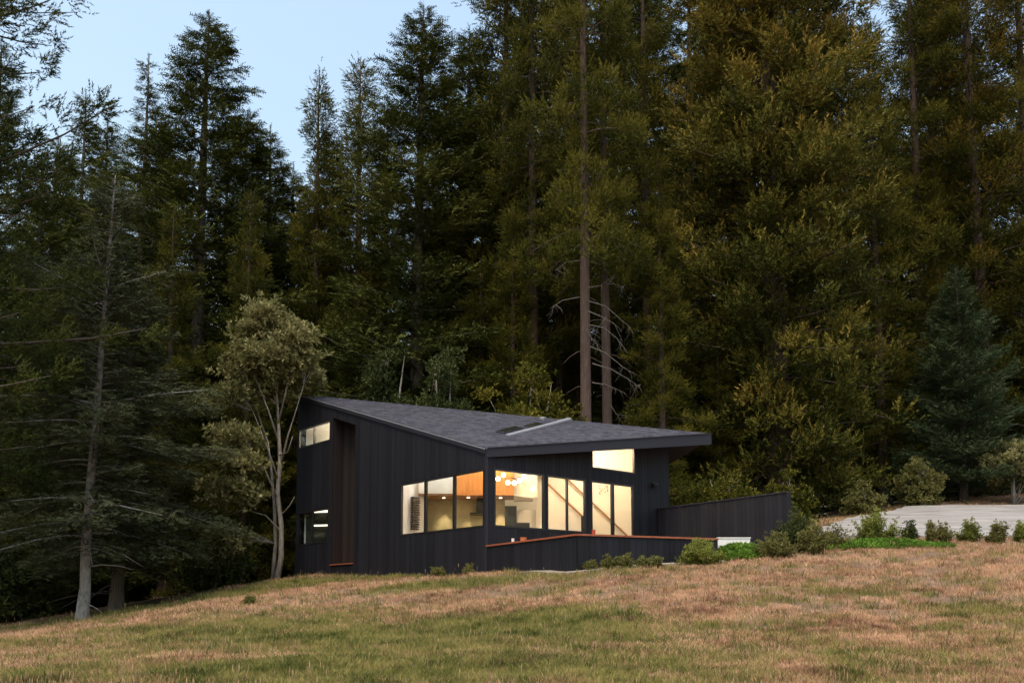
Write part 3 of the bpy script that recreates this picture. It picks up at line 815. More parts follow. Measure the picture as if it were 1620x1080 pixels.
# lower corner room: dark green-brown walls, white ceiling with strips
hl = C0 + UL * (TL - 2.4) + IL * .9; room_light(hl.x, hl.y, 4, 'added unseen light of the lower corner room', (1, .85, .62), z=zup - .02)
lo_o = backA + bn * .10
lo_p = lambda px, py, o=0.0: plane_hit_pt(px, py, lo_o + bn * o, bd)
la, lb = lo_p(484, 830), lo_p(535, 830)
MB().poly_prism([Vector((la.x, la.y, ZFLOOR)), Vector((lb.x, lb.y, ZFLOOR)), Vector((lb.x, lb.y, zup - .01)), Vector((la.x, la.y, zup - .01))], -bn * .04).build('partition', new_mat('dark_green_wall', (.03, .035, .026), .5), house)
for k, (py, h) in enumerate(((831, .05), (809, .07))):
    p0, p1 = lo_p(496, py, .06), lo_p(521, py - 2, .06); p1.z = p0.z
    t = empty('strip_light'); tag(t, ['lower glowing strip light in the bottom left window', 'upper glowing strip light in the bottom left window'][k], 'strip light')
    MB().bar(p0, p1, .04, h).build('diffuser', M_STRIP, t)
    MB().bar(p0 + Z * (h / 2 + .012), p1 + Z * (h / 2 + .012), .05, .02).build('housing', M_STEEL, t)

# ------------------------------------------------------------------ wall lamp, parapet, deck, wing wall
wlp = plane_hit(1033, 768, C0 + OUTR * .03, UR); wp = C0 + OUTR * .03 + UR * wlp[0]; wp.z = wlp[1]
wlm = empty('wall_lamp', wp); tag(wlm, 'unlit black dome wall lamp right of the glass doors', 'wall lamp')
MB().box(Vector((0, 0, .03)) + OUTR * .02, (.10, .03, .16), (UR, OUTR, Z)).build('back_plate', M_FRAME, wlm)
mb = MB(); prof = [(0.02, .09), (.05, .085), (.08, .06), (.10, .02), (.11, -.03)]
mb.tube([OUTR * .10 + Z * .09, OUTR * .10 + Z * .07, OUTR * .10 + Z * .03, OUTR * .10 - Z * .03], [.015, .05, .085, .10], 14).build('shade', M_TRIM, wlm, True)

zcap = onL(771, 862)[1]
Q0 = Vector((C0.x, C0.y, 0)) + OUTR * .03 + OUTL * .0; Q1 = on_z(913, 844, zcap); Q2 = on_z(1135, 851, zcap)
Q1.z = Q2.z = 0
par = empty('deck_parapet', (0, 0, 0)); tag(par, 'low charcoal board parapet with red wood cap in front of the deck', 'parapet wall')
for a, b in ((Q0, Q1), (Q1, Q2)):
    d = (b - a).normalized(); n = Vector((d.y, -d.x, 0)); n = n if n.y < 0 else -n; Ln = (b - a).length
    bt = lambda t, a=a, d=d: gz(*(a + d * t)[:2]) - .25
    wall(a, d, n, 0, Ln, lambda t: zcap - .045, bt, [], par, name='core', thick=.10)
    boards(a, d, n, 0.01, Ln - .01, lambda t: zcap - .04, bt, [], par, w=.14)
    MB().poly_prism([a + n * .05 + Z * (zcap - .04), b + n * .05 + Z * (zcap - .04), b - n * .16 + Z * (zcap - .04), a - n * .16 + Z * (zcap - .04)], Z * .04).build('cap', M_CAP, par)
zt = {}
We = at(1245, 777, 24.6); Ws = plane_hit_pt(1041, 803.5, C0 + OUTR * .06, UR)
wing = empty('wing_wall'); tag(wing, 'tall charcoal board wall running out to the right of the house', 'wall')
d = (We - Ws); d.z = 0; Ln = d.length; d.normalize(); n = Vector((d.y, -d.x, 0)); n = n if n.y < 0 else -n
# the wall comes forward from the house, so its visible face looks to the left-front
org = Vector((Ws.x, Ws.y, 0))
tw = lambda t: Ws.z + (We.z - Ws.z) * t / Ln
bw = lambda t: gz(*(org + d * t)[:2]) - .3
wall(org, d, n, 0, Ln, lambda t: tw(t) - .03, bw, [], wing, name='core', thick=.12)
boards(org, d, n, .01, Ln - .0, lambda t: tw(t) - .03, bw, [], wing, w=.14)
boards(org - n * .12, d, -n, .01, Ln - .0, lambda t: tw(t) - .03, bw, [], wing, w=.14)
MB().poly_prism([org + n * .05 + Z * (tw(0) - .03), org + d * Ln + n * .05 + Z * (tw(Ln) - .03), org + d * Ln - n * .17 + Z * (tw(Ln) - .03), org - n * .17 + Z * (tw(0) - .03)], Z * .03).build('cap', M_TRIM, wing)
MB().box(org + d * (Ln + .012) - n * .06 + Z * ((tw(Ln) + bw(Ln)) / 2 - .03), (.02, .19, tw(Ln) - bw(Ln)), (d, n, Z)).build('end_board', M_BOARD, wing)
Wend = org + d * Ln
# deck boards
deck = flat([kC + OUTR * .25, Q1 - Vector((0, -.15, 0)), Q2 + Vector((0, .15, 0)), Vector((Wend.x - .3, Wend.y, 0)), PW + OUTR * .05], ZFLOOR - .12, .08, M_SOFFIT, 'deck', None); tag(deck, 'timber deck hidden behind the parapet', 'deck', kind='structure')
# white block at the end of the parapet
zb_ = at(1160, 851, 21.9).z
pl = empty('white_planter'); tag(pl, 'white painted block planter at the right end of the parapet', 'planter')
x0, x1 = at(1136.5, 860, 21.9).x, at(1187, 860, 21.9).x
MB().box(((x0 + x1) / 2, 22.1, zb_ - .3), (x1 - x0, .4, .6)).build('body', M_LIGHTCONC, pl)
MB().box(((x0 + x1) / 2, 22.1, zb_ + .012), (x1 - x0 + .03, .43, .024)).build('coping', M_LIGHTCONC, pl)
# concrete footing strip / path along the parapet and at the wing end
def strip_path(name, pts, w, lift=.02, thick=.1):
    mb = MB()
    for (a, b) in zip(pts, pts[1:]):
        n_ = 12
        for i in range(n_):
            p, q2 = a.lerp(b, i / n_), a.lerp(b, (i + 1) / n_); dd = (b - a).normalized(); s = Vector((dd.y, -dd.x)) * w / 2
            z = [gz(*v) + lift for v in (p + s, q2 + s, q2 - s, p - s)]
            mb.poly_prism([Vector((*v, zz_ - thick)) for v, zz_ in zip((p + s, q2 + s, q2 - s, p - s), z)], Z * thick)
    return tag(mb.build(name, M_CONC), kind='structure')
strip_path('concrete_path', [Vector((C0.x + .1, C0.y - .35)), Vector((Q1.x, Q1.y - .3)), Vector((Q2.x + .1, Q2.y - .25))], .22, .03, .2)
strip_path('concrete_footing', [Vector((Q2.x + .9, Q2.y + 1.2)), Vector((Wend.x - .1, Wend.y - .35))], .5, .05, .2)
# small things on / behind the parapet
def pot(px, py0, py1, Y, wpx, m, name, label, cat):
    a = at(px, py1, Y); b = at(px, py0, Y); r = wpx / FPX * Y / 2
    e = empty(name, (a.x, a.y, 0)); tag(e, label, cat)
    MB().tube([Vector((0, 0, ZFLOOR - .04)), Vector((0, 0, a.z)), Vector((0, 0, b.z - .02)), Vector((0, 0, b.z))], [r * .7, r * .85, r, r * 1.05], 12).build('body', m, e)
    MB().tube([Vector((0, 0, b.z)), Vector((0, 0, b.z + .012))], [r * 1.12, r * 1.12], 12).build('rim', m, e)
pot(828, 850.5, 862, 22.6, 10, M_ORANGE, 'terracotta_pot', 'orange terracotta pot just above the red parapet cap', 'pot')
pot(811.5, 852, 864, 22.6, 4.5, M_LIGHTCONC, 'white_pot', 'small white pot left of the orange pot behind the parapet', 'pot')
pot(939, 838.5, 846, 22.5, 6, M_RED, 'red_pot', 'small red pot in front of the glass doors', 'pot')

# ------------------------------------------------------------------ vegetation
def tmpl_plume(r, n=13, L_=.34, nl=.12, w=.038, spread=.9):
    V = []; 
    for i in range(n):
        s = (i + r.random()) / n; a = r.random() * 2 * math.pi; c = np.array([0, 0, s * L_])
        e = spread * (1 - s * .45) + r.normal(0, .1)
        d = np.array([math.cos(a) * math.sin(e), math.sin(a) * math.sin(e), math.cos(e)])
        sd_ = np.cross(d, r.normal(size=3)); sd_ /= np.linalg.norm(sd_)
        l = nl * r.uniform(.7, 1.2)
        V += [c - sd_ * w / 2, c + sd_ * w / 2, c + d * l]
    return np.array(V)
def tmpl_frond(r, n=11, L_=.42, nl=.16, w=.040):
    V = []
    for i in range(n):
        s = (i + .5) / n; side = 1 if i % 2 else -1; c = np.array([0, 0, s * L_])
        l = nl * (1.1 - .6 * s) * r.uniform(.7, 1.2); d = np.array([side * .8, r.normal(0, .22) - .15, .6]); d /= np.linalg.norm(d)
        sd_ = np.cross(d, np.array([0, 1, 0]) + r.normal(size=3) * .4); sd_ /= np.linalg.norm(sd_)
        V += [c - sd_ * w / 2, c + sd_ * w / 2, c + d * l]
    return np.array(V)
def tmpl_rosette(r, n=8, l=.13, w=.05):
    V = []
    for i in range(n):
        a = r.random() * 2 * math.pi; e = r.uniform(.5, 1.5); d = np.array([math.cos(a) * math.sin(e), math.sin(a) * math.sin(e), math.cos(e)])
        sd_ = np.cross(d, r.normal(size=3)); sd_ /= np.linalg.norm(sd_); o = np.array([0, 0, r.uniform(0, .08)]); ll = l * r.uniform(.7, 1.2)
        V += [o, o + d * ll * .5 - sd_ * w / 2, o + d * ll, o, o + d * ll, o + d * ll * .5 + sd_ * w / 2]
    return np.array(V)
tr_ = np.random.default_rng(11)
PLUME = [tmpl_plume(tr_) for _ in range(6)]
FROND = [tmpl_frond(tr_) for _ in range(6)]
ROSE = [tmpl_rosette(tr_) for _ in range(6)]
def scatter(tm, pos, dirs, sc, tint, r):
    """place templates: returns verts and tint per vertex (every 3 verts one triangle)"""
    pos = np.asarray(pos); dirs = np.asarray(dirs); dirs = dirs / np.maximum(np.linalg.norm(dirs, axis=1, keepdims=True), 1e-6)
    k = r.integers(0, len(tm), len(pos)); VV = []; TT = []
    up = np.tile([0, 0, 1.], (len(pos), 1)); up[np.abs(dirs[:, 2]) > .95] = [1, 0, 0]
    sx = np.cross(dirs, up); sx /= np.linalg.norm(sx, axis=1, keepdims=True)
    ny_ = np.cross(sx, dirs)              # points roughly up for horizontal dirs
    ro = r.normal(0, .5, len(pos)); c, s = np.cos(ro)[:, None], np.sin(ro)[:, None]
    sx, ny_ = sx * c + ny_ * s, ny_ * c - sx * s
    for j, T in enumerate(tm):
        m = k == j
        if not m.any(): continue
        v = (sx[m][:, None] * T[None, :, 0:1] + ny_[m][:, None] * T[None, :, 1:2] + dirs[m][:, None] * T[None, :, 2:3]) * sc[m][:, None, None] + pos[m][:, None]
        VV.append(v.reshape(-1, 3)); TT.append(np.repeat(tint[m], len(T)))
    return np.concatenate(VV), np.concatenate(TT)
def foliage(name, V, T, m):
    tr = np.arange(len(V)).reshape(-1, 3)
    return tri_mesh(name, V, tr, [m], {'tint': T})

def conifer(seed, H, R, base, prof, nl, dens, tm, mat_f, mat_b, tr=.3, droop=.25, up=.5, tsize=1.0, clump=.0, dead=0, lean=(0, 0), sparse=0.0, tint_h=None, e_lo=-8, e_hi=38, tipup=.12, lat=.36, irr=.3):
    """returns (trunk mesh with its limbs, crown mesh). prof(u)=relative limb length at height fraction u of the crown"""
    r = np.random.default_rng(seed)
    mb = MB(); n = 14
    wob = r.normal(0, .05, (n, 2)).cumsum(0) * .5
    tp_ = lambda h: np.array([lean[0] * h / H + np.interp(h / H * (n - 1), range(n), wob[:, 0]) * min(1, h), lean[1] * h / H + np.interp(h / H * (n - 1), range(n), wob[:, 1]) * min(1, h), h])
    rad = lambda h: tr * (max(0, 1 - h / H) ** .75) + .012 + tr * .5 * math.exp(-h / .5)
    hs = [-.5, 0, .3, 1] + list(np.linspace(2, H, 14)); mb.tube([Vector(tp_(h)) for h in hs], [rad(max(h, 0)) for h in hs], 10)
    P_, D_, S_, T_ = [], [], [], []
    for i in range(nl):
        u = ((i + r.random()) / nl) ** .92
        if r.random() < sparse: continue
        h = H * (base + (1 - base) * u * .985); az = i * 2.399 + r.normal(0, .5)
        Lb = R * prof(u) * (1 + irr * r.normal()) ; Lb = max(.18, Lb)
        out = np.array([math.cos(az), math.sin(az), 0]); sid = np.array([-out[1], out[0], 0])
        e0 = math.radians(e_lo + (e_hi - e_lo) * u + r.normal(0, 7)); p0 = tp_(h)
        bend = r.normal(0, .12)
        def pos(s, Lb=Lb, out=out, sid=sid, e0=e0, p0=p0, bend=bend, u=u):
            s = np.asarray(s)[..., None]
            return p0 + out * Lb * s * math.cos(e0) + sid * Lb * bend * s ** 2 + np.array([0, 0, 1]) * Lb * (math.sin(e0) * s - droop * (1 - .6 * u) * s ** 2 + tipup * s ** 4)
        pts = pos(np.linspace(0, .93, 5)); rb = .012 + .018 * Lb * .5
        mb.tube([Vector(p) for p in pts], [min(rad(h) * .6, rb) * (1 - .8 * k / 4) + .003 for k in range(5)], 4)
        m_ = int(dens * Lb * (1 + .5 * Lb / max(R, .1))) + 3
        s = 1 - r.random(m_) ** 1.08 * .92
        lt = r.uniform(-1, 1, m_)
        wid = lat * Lb * np.clip((1.08 - s), .05, 1) ** .8 * np.clip(s * 2.2, 0, 1) + .10
        pp = pos(s) + sid * (lt * wid)[:, None] + out * (np.abs(lt) * wid * .5)[:, None]
        pp[:, 2] += -np.abs(lt) * wid * .28 * (droop * 2) + r.normal(0, .05 + .02 * Lb, m_)
        if clump:
            nc = max(2, int(Lb * 1.9)); cs = 1 - r.random(nc) ** 1.1 * .75; cl = r.uniform(-1, 1, nc)
            cw = lat * Lb * np.clip(1.1 - cs, .05, 1) + .1
            cc = pos(cs) + sid * (cl * cw)[:, None] + np.array([0, 0, 1]) * r.normal(0, .08 * Lb ** .5, nc)[:, None]
            ki = r.integers(0, nc, m_); off = r.normal(0, 1, (m_, 3)) * np.array([.23, .23, .20]) * clump
            pp = cc[ki] + off
            dd = out * .55 + off * 1.6 + np.array([0, 0, up]) + r.normal(0, .25, (m_, 3))
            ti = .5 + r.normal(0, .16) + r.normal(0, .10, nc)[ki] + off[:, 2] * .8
        else:
            dd = out * .8 + sid * (lt * .9)[:, None] + np.array([0, 0, up]) + r.normal(0, .18, (m_, 3))
            ti = .5 + r.normal(0, .16) + r.normal(0, .1, m_)
        if tint_h: ti = ti + tint_h(h / H)  # tint shifts with limb height: dark green low, golden-brown high
        P_.append(pp); D_.append(dd); S_.append(tsize * r.uniform(.65, 1.15, m_) * (.75 + .25 * min(1, Lb))); T_.append(ti)
    # leader
    m_ = 14; hh = H * (1 - r.random(m_) * .06); P_.append(np.array([tp_(h) for h in hh])); D_.append(np.array([0, 0, 1]) + r.normal(0, .45, (m_, 3))); S_.append(np.full(m_, tsize * .55)); T_.append(np.full(m_, .5))
    V, T = scatter(tm, np.concatenate(P_), np.concatenate(D_), np.concatenate(S_), np.concatenate(T_), r)
    for i in range(dead):
        h = r.uniform(.04, base + .12) * H; az = r.uniform(0, 6.28); out = np.array([math.cos(az), math.sin(az), 0]); Lb = r.uniform(.5, 2.2) * (R / 3) ** .5
        p0 = tp_(h); e = r.uniform(-.35, .25)
        mb.tube([Vector(p0 + out * Lb * s + np.array([0, 0, Lb * (e * s - .3 * s * s)])) for s in (0, .35, .7, 1)], [.03, .02, .012, .004], 4)
    me = bpy.data.meshes.new('trunk'); me.from_pydata([tuple(v) for v in mb.V], [], mb.F); me.materials.append(mat_b); me.update(); me.shade_smooth()
    return me, foliage('crown', V, T, mat_f), H

cone = lambda u: (1 - u) ** .85 * .97 + .03
round_ = lambda u: (math.sin(min(1, u * 1.15 + .12) * math.pi) ** .6 * .55 + (1 - u) * .45)
column = lambda u: min(1, (1 - u) * 2.6) ** .8 * (.72 + .28 * math.sin(u * 9))
pear = lambda u: (min(1, u * 5 + .45)) * (1 - u) ** .62
SP = {}
def sp(key, *a, **k): SP[key] = conifer(*a, **k)
# species library (metres)
sp('fir_broad', 21, 26, 4.4, .06, pear, 210, 27, FROND, F_FIR, B_FIR, tr=.34, droop=.22, up=.12, tsize=1.25, dead=12)
sp('fir_loose', 22, 26, 4.0, .10, cone, 150, 26, FROND, F_FIR, B_FIR, tr=.28, droop=.28, up=.05, tsize=1.2, irr=.45, sparse=.12, dead=20)
sp('fir_slim', 23, 24, 2.6, .18, column, 120, 22, FROND, F_FIR, B_FIR, tr=.2, droop=.2, up=.2, tsize=1.1, irr=.4, sparse=.15, dead=16)
sp('redwood_slim', 24, 30, 3.0, .12, lambda u: (1 - u) ** .6 * (.8 + .2 * math.sin(u * 23)), 190, 32, PLUME, F_RED, B_RED, tr=.3, droop=.3, up=.25, tsize=1.15, clump=.85, irr=.35, dead=10)
sp('redwood_tall', 25, 40, 3.6, .36, lambda u: (1 - u) ** .45 * (.75 + .25 * math.sin(u * 31)), 170, 29, PLUME, F_RED, B_RED, tr=.42, droop=.35, up=.2, tsize=1.25, clump=1.0, irr=.4, dead=30, sparse=.1)
sp('redwood_full', 26, 40, 4.4, .06, lambda u: (1 - u) ** .5 * (.8 + .2 * math.sin(u * 27)), 230, 27, PLUME, F_RED, B_RED, tr=.42, droop=.33, up=.3, tsize=1.3, clump=1.15, irr=.3, dead=10)
sp('redwood_brown', 27, 40, 4.4, .10, lambda u: (1 - u) ** .45 * (.8 + .2 * math.sin(u * 33)), 200, 28, PLUME, F_REDB, B_RED, tr=.42, droop=.33, up=.4, tsize=1.3, clump=1.15, irr=.3, dead=14, tint_h=lambda h: (h - .6) * .7)

def plant_tree(key, px, Y, top_py, name, label, cat='tree', wid=1.0, group=None, base_py=None, rz=None, X=None, hgt=None):
    tm_, cm_, H = SP[key] if isinstance(key, str) else key
    x = at(px, 800, Y).x if X is None else X; z = gz(x, Y)
    if base_py is not None: x = at(px, base_py, Y).x
    h = hgt or (at(px, top_py, Y).z - z); s = h / H
    t = empty(name, (x, Y, z - .05), random.uniform(0, 6.28) if rz is None else rz); t.scale = (s * wid, s * wid, s)
    tag(t, label, cat, group)
    link(bpy.data.objects.new('trunk', tm_), t); link(bpy.data.objects.new('crown', cm_), t)
    return t
# --- named, single trees -------------------------------------------------
plant_tree('fir_loose', 105, 47, 138, 'fir_tree', 'slim fir with a small dark tip near the left edge of the sky', wid=.85)
plant_tree('fir_loose', 205, 44, 82, 'fir_tree', 'ragged open-topped fir left of the pointed tall fir', wid=.85)
plant_tree('fir_broad', 300, 42, 22, 'fir_tree', 'tall pointed conical fir standing highest in the left half', wid=1.15)
plant_tree('fir_slim', 372, 46, 172, 'fir_tree', 'rounded shorter conifer right beside the tall pointed fir', wid=1.25)
plant_tree('fir_broad', 418, 47, 200, 'fir_tree', 'low bushy conifer top between the pointed fir and the narrow spire', wid=.9)
plant_tree('redwood_slim', 492, 43, 106, 'redwood_tree', 'narrow spire-topped redwood with bare red trunk in the middle of the sky gap', wid=.85)
plant_tree('redwood_full', 560, 45, 92, 'redwood_tree', 'round-shouldered redwood left of the broad central fir', wid=1.1)
plant_tree('fir_broad', 655, 41, 6, 'fir_tree', 'broad dark central fir rising to the top of the sky', wid=1.15)
plant_tree('fir_broad', 738, 46, 40, 'fir_tree', 'fir with a ragged tip right of the broad central fir', wid=1.1)
plant_tree('redwood_full', 800, 43, -170, 'redwood_tree', 'tall redwood forming the right edge of the sky', wid=.95)
plant_tree('redwood_tall', 845, 40, -300, 'redwood_tree', 'redwood with thin straight trunk left of the thick bare trunk', wid=.7)
big = plant_tree('redwood_tall', 927, 35.5, -420, 'redwood_tree', 'redwood with the thickest bare trunk rising behind the roof', wid=.66, rz=1.0)
big2 = plant_tree('redwood_tall', 962, 37, -380, 'redwood_tree', 'redwood with a straight bare trunk just right of the thickest one', wid=.62, rz=3.0)
plant_tree('redwood_tall', 883, 43, -250, 'redwood_tree', 'redwood with dark slender trunk behind the two bare trunks', wid=.7)
plant_tree('fir_loose', 1100, 50, -160, 'fir_tree', 'sparse fir against bright sky left of the huge brown redwood', wid=.8)
plant_tree('redwood_tall', 1030, 46, -200, 'redwood_tree', 'redwood between the bare trunks and the sparse fir', wid=.8)
plant_tree('redwood_full', 1050, 37, 240, 'redwood_tree', 'green redwood filling the gap right of the bare trunks', wid=1.0)
plant_tree('redwood_tall', 1470, 47, -250, 'redwood_tree', 'redwood with dark bare trunk right of the huge brown redwood', wid=.8)
plant_tree('redwood_brown', 1565, 46, -260, 'redwood_tree', 'tall brown-green redwood near the right edge', wid=.95)
plant_tree('redwood_full', 1650, 46, -200, 'redwood_tree', 'tall redwood cut by the right edge of the picture', wid=1.0)
plant_tree('redwood_full', 1400, 45, 40, 'redwood_tree', 'green redwood half hidden behind the right flank of the huge one', wid=1.0)
plant_tree('redwood_full', 1500, 46, 250, 'redwood_tree', 'shorter redwood behind the small blue-green fir', wid=1.1)
for px, Y, top, k, w, lab in [(812, 38.5, 330, 'redwood_full', 1.25, 'green redwood with low boughs left of the thickest bare trunk'), (760, 40, 420, 'redwood_full', 1.5, 'low bushy redwood behind the skylights'), (150, 49, 190, 'fir_broad', 1.0, 'dark fir filling the gap left of the ragged fir'), (242, 48, 205, 'fir_broad', 1.0, 'dark fir between the ragged fir and the tall pointed fir'),
        (345, 49, 235, 'redwood_slim', 1.3, 'dark redwood shoulder under the right side of the tall pointed fir'), (455, 48, 262, 'fir_broad', 1.0, 'short dark fir left of the spire-topped redwood'),
        (520, 48, 225, 'fir_broad', 1.0, 'short dark fir right of the spire-topped redwood'), (605, 47, 165, 'redwood_full', 1.0, 'dark redwood between the round-shouldered redwood and the broad central fir'),
        (710, 48, 150, 'redwood_full', 1.0, 'dark redwood under the right side of the broad central fir'), (60, 40, 215, 'fir_broad', 1.0, 'dark fir between the left edge and the slim tipped fir')]:
    plant_tree(k, px, Y, top, 'fir_tree' if 'fir_' in k else 'redwood_tree', lab, wid=w)
# the huge redwood right of centre
HPL = [tmpl_plume(tr_, 11, .36, .14, .046, .95) for _ in range(6)]
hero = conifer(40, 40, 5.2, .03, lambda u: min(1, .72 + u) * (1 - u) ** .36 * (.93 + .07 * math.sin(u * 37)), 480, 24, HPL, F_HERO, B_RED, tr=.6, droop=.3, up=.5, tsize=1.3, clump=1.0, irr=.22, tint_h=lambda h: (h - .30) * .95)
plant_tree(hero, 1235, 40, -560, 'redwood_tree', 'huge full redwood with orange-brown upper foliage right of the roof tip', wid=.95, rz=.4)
# small blue-green fir on the right
bf = conifer(41, 9, 2.5, .02, cone, 190, 46, FROND, F_BLUE, B_FIR, tr=.12, droop=.12, up=.28, tsize=.72, irr=.12, e_lo=0, e_hi=40)
plant_tree(bf, 1525, 41.5, 425, 'fir_tree', 'small blue-green fir with pointed tip at the right', wid=1.05)
# grey lichened fir at the left with pale trunk
gf = conifer(42, 13, 2.7, .14, lambda u: (min(1, u * 3 + .6)) * (1 - u) ** .55 * (.75 + .3 * math.sin(u * 21)), 170, 32, FROND, F_GREY, B_PALE, tr=.135, droop=.42, up=-.05, tsize=.8, irr=.4, dead=9, e_lo=2, e_hi=35, lean=(.35, 0))
plant_tree(gf, 130, 25, 275, 'fir_tree', 'thin grey-green fir with pale slender trunk at the left', rz=0.2, base_py=970)
plant_tree(conifer(43, 13, 3.0, .15, pear, 170, 32, FROND, F_GREY, B_FIR, tr=.19, droop=.4, up=-.05, tsize=.85, irr=.35, dead=20), 184, 27.5, 430, 'fir_tree', 'fir with drooping grey-green boughs and brown trunk beside the thin pale one', base_py=960, wid=1.15)
plant_tree('fir_broad', -30, 29, 60, 'fir_tree', 'dark fir rising at the left edge of the picture', wid=.75)
plant_tree('fir_broad', 40, 34, 300, 'fir_tree', 'dark fir behind the thin pale-trunked fir', wid=1.2)
plant_tree('redwood_full', 260, 35, 330, 'redwood_tree', 'dark bushy redwood behind the boughs left of the madrone', wid=1.15)
plant_tree('redwood_full', 385, 37, 300, 'redwood_tree', 'dark redwood with red-brown trunk just left of the madrone', wid=1.0)
# near fir whose boughs enter at the top left
nf = conifer(44, 24, 4.4, .2, lambda u: (1 - u) ** .35, 220, 24, PLUME, F_FIR, B_FIR, tr=.3, droop=.12, up=.3, tsize=.85, irr=.3, sparse=.15, clump=.6, e_lo=0, e_hi=35)
plant_tree(nf, -160, 21, -330, 'fir_tree', 'near fir whose long boughs reach in from the top left edge')
LM = [(-60, 'near fir at the left edge'), (40, 'dark left-edge fir'), (105, 'slim tipped fir'), (205, 'ragged fir'), (300, 'tall pointed fir'), (372, 'rounded conifer'), (418, 'low bushy conifer'),
      (492, 'spire-topped redwood'), (560, 'round-shouldered redwood'), (655, 'broad central fir'), (738, 'ragged-tipped fir'), (800, 'redwood edging the sky'), (845, 'thin straight redwood'),
      (927, 'thickest bare trunk'), (962, 'second bare trunk'), (1030, 'redwood beside them'), (1100, 'sparse fir'), (1235, 'huge brown redwood'), (1400, 'green flank redwood'), (1470, 'dark bare trunk'), (1525, 'blue-green fir'), (1565, 'brown-green redwood'), (1640, 'right-edge redwood')]
def between(px):
    for a, b in zip(LM, LM[1:]):
        if a[0] <= px < b[0]: return 'between the ' + a[1] + ' and the ' + b[1]
    return 'beyond the ' + (LM[0][1] if px < 0 else LM[-1][1])
# --- rows behind -------------------------------------------------------
rr = random.Random(9)
for i, px in enumerate(range(-120, 1760, 52)):
    key = rr.choice(['redwood_slim', 'fir_broad', 'fir_slim', 'fir_loose', 'redwood_full'])
    Y = rr.uniform(50, 62)
    if px < 780: top = rr.uniform(330, 470)
    else: top = rr.uniform(-120, 260)
    px += rr.uniform(-15, 15)
    plant_tree(key, px, Y, top, 'conifer_tree', 'dark back-row conifer ' + between(px), wid=rr.uniform(1.0, 1.35), group='conifers in the back rows')
for i, px in enumerate(range(-60, 1700, 75)):
    if 1180 < px < 1300: continue
    Y = rr.uniform(39, 46) + (6 if px > 1290 else 0); top = rr.uniform(470, 600)
    plant_tree(rr.choice(['redwood_full', 'fir_broad', 'redwood_slim']), px, Y, top, 'young_conifer_tree', 'young shaded conifer ' + between(px), wid=rr.uniform(1.3, 1.8), group='young conifers under the big trees')

for i, px in enumerate(range(-40, 1720, 60)):
    if px > 1480: continue
    plant_tree(rr.choice(['redwood_full', 'fir_broad']), px, rr.uniform(66, 76), rr.uniform(560, 640), 'distant_conifer_tree', 'distant conifer ' + between(px), wid=rr.uniform(1.8, 2.4), group='distant conifers deep in the wood')

# dead branches on the two bare trunks (separate parts)
def dead_branch(tree, pts, Y, r0=.027):
    inv = tree.matrix_basis.inverted()
    P3 = [at(px, py, Y + dy) for px, py, dy in pts]
    mb = MB(); n = len(P3); mb.tube([inv @ p for p in P3], [r0 * (1 - .8 * i / (n - 1)) for i in range(n)], 6)
    rr2 = random.Random(int(pts[0][1]))
    for k in range(5):
        i = rr2.randint(1, n - 2) if n > 2 else 0; p = P3[i].lerp(P3[i + 1], rr2.random())
        e = p + Vector((rr2.uniform(-.3, .35), rr2.uniform(-.3, .1), -rr2.uniform(.2, .6)))
        mb.tube([inv @ p, inv @ (p.lerp(e, .5) + Vector((.05, 0, 0))), inv @ e], [r0 * .4, r0 * .3, r0 * .12], 4)
    mb.build('dead_branch', B_DEAD, tree)
for pts in ([(917, 470, -.3), (890, 475, -.8), (870, 488, -1.2)], [(930, 455, -.3), (950, 452, -.8), (972, 435, -1.2)], [(930, 476, -.3), (958, 484, -.9), (985, 508, -1.3), (998, 518, -1.4)],
            [(930, 492, -.3), (950, 500, -.8), (972, 512, -1.2), (985, 540, -1.4)], [(932, 514, -.3), (955, 518, -.8), (975, 534, -1.2), (994, 558, -1.4)], [(928, 520, -.3), (936, 535, -.4), (945, 546, -.5)],
            [(934, 548, -.3), (958, 558, -.8), (985, 580, -1.2), (1003, 591, -1.3)], [(937, 575, -.3), (965, 583, -.8), (995, 600, -1.2), (1012, 612, -1.4)], [(937, 605, -.3), (958, 608, -.8), (982, 618, -1.1)],
            [(917, 412, -.3), (895, 415, -.8), (878, 428, -1.1)]):
    dead_branch(big, pts, 35.3)
for pts in ([(960, 448, -.3), (975, 450, -.6), (985, 453, -.9)], [(960, 500, -.3), (945, 520, -.6), (938, 545, -.9)], [(966, 640, -.3), (975, 655, -.5), (990, 657, -.7)]):
    dead_branch(big2, pts, 36.8, .025)

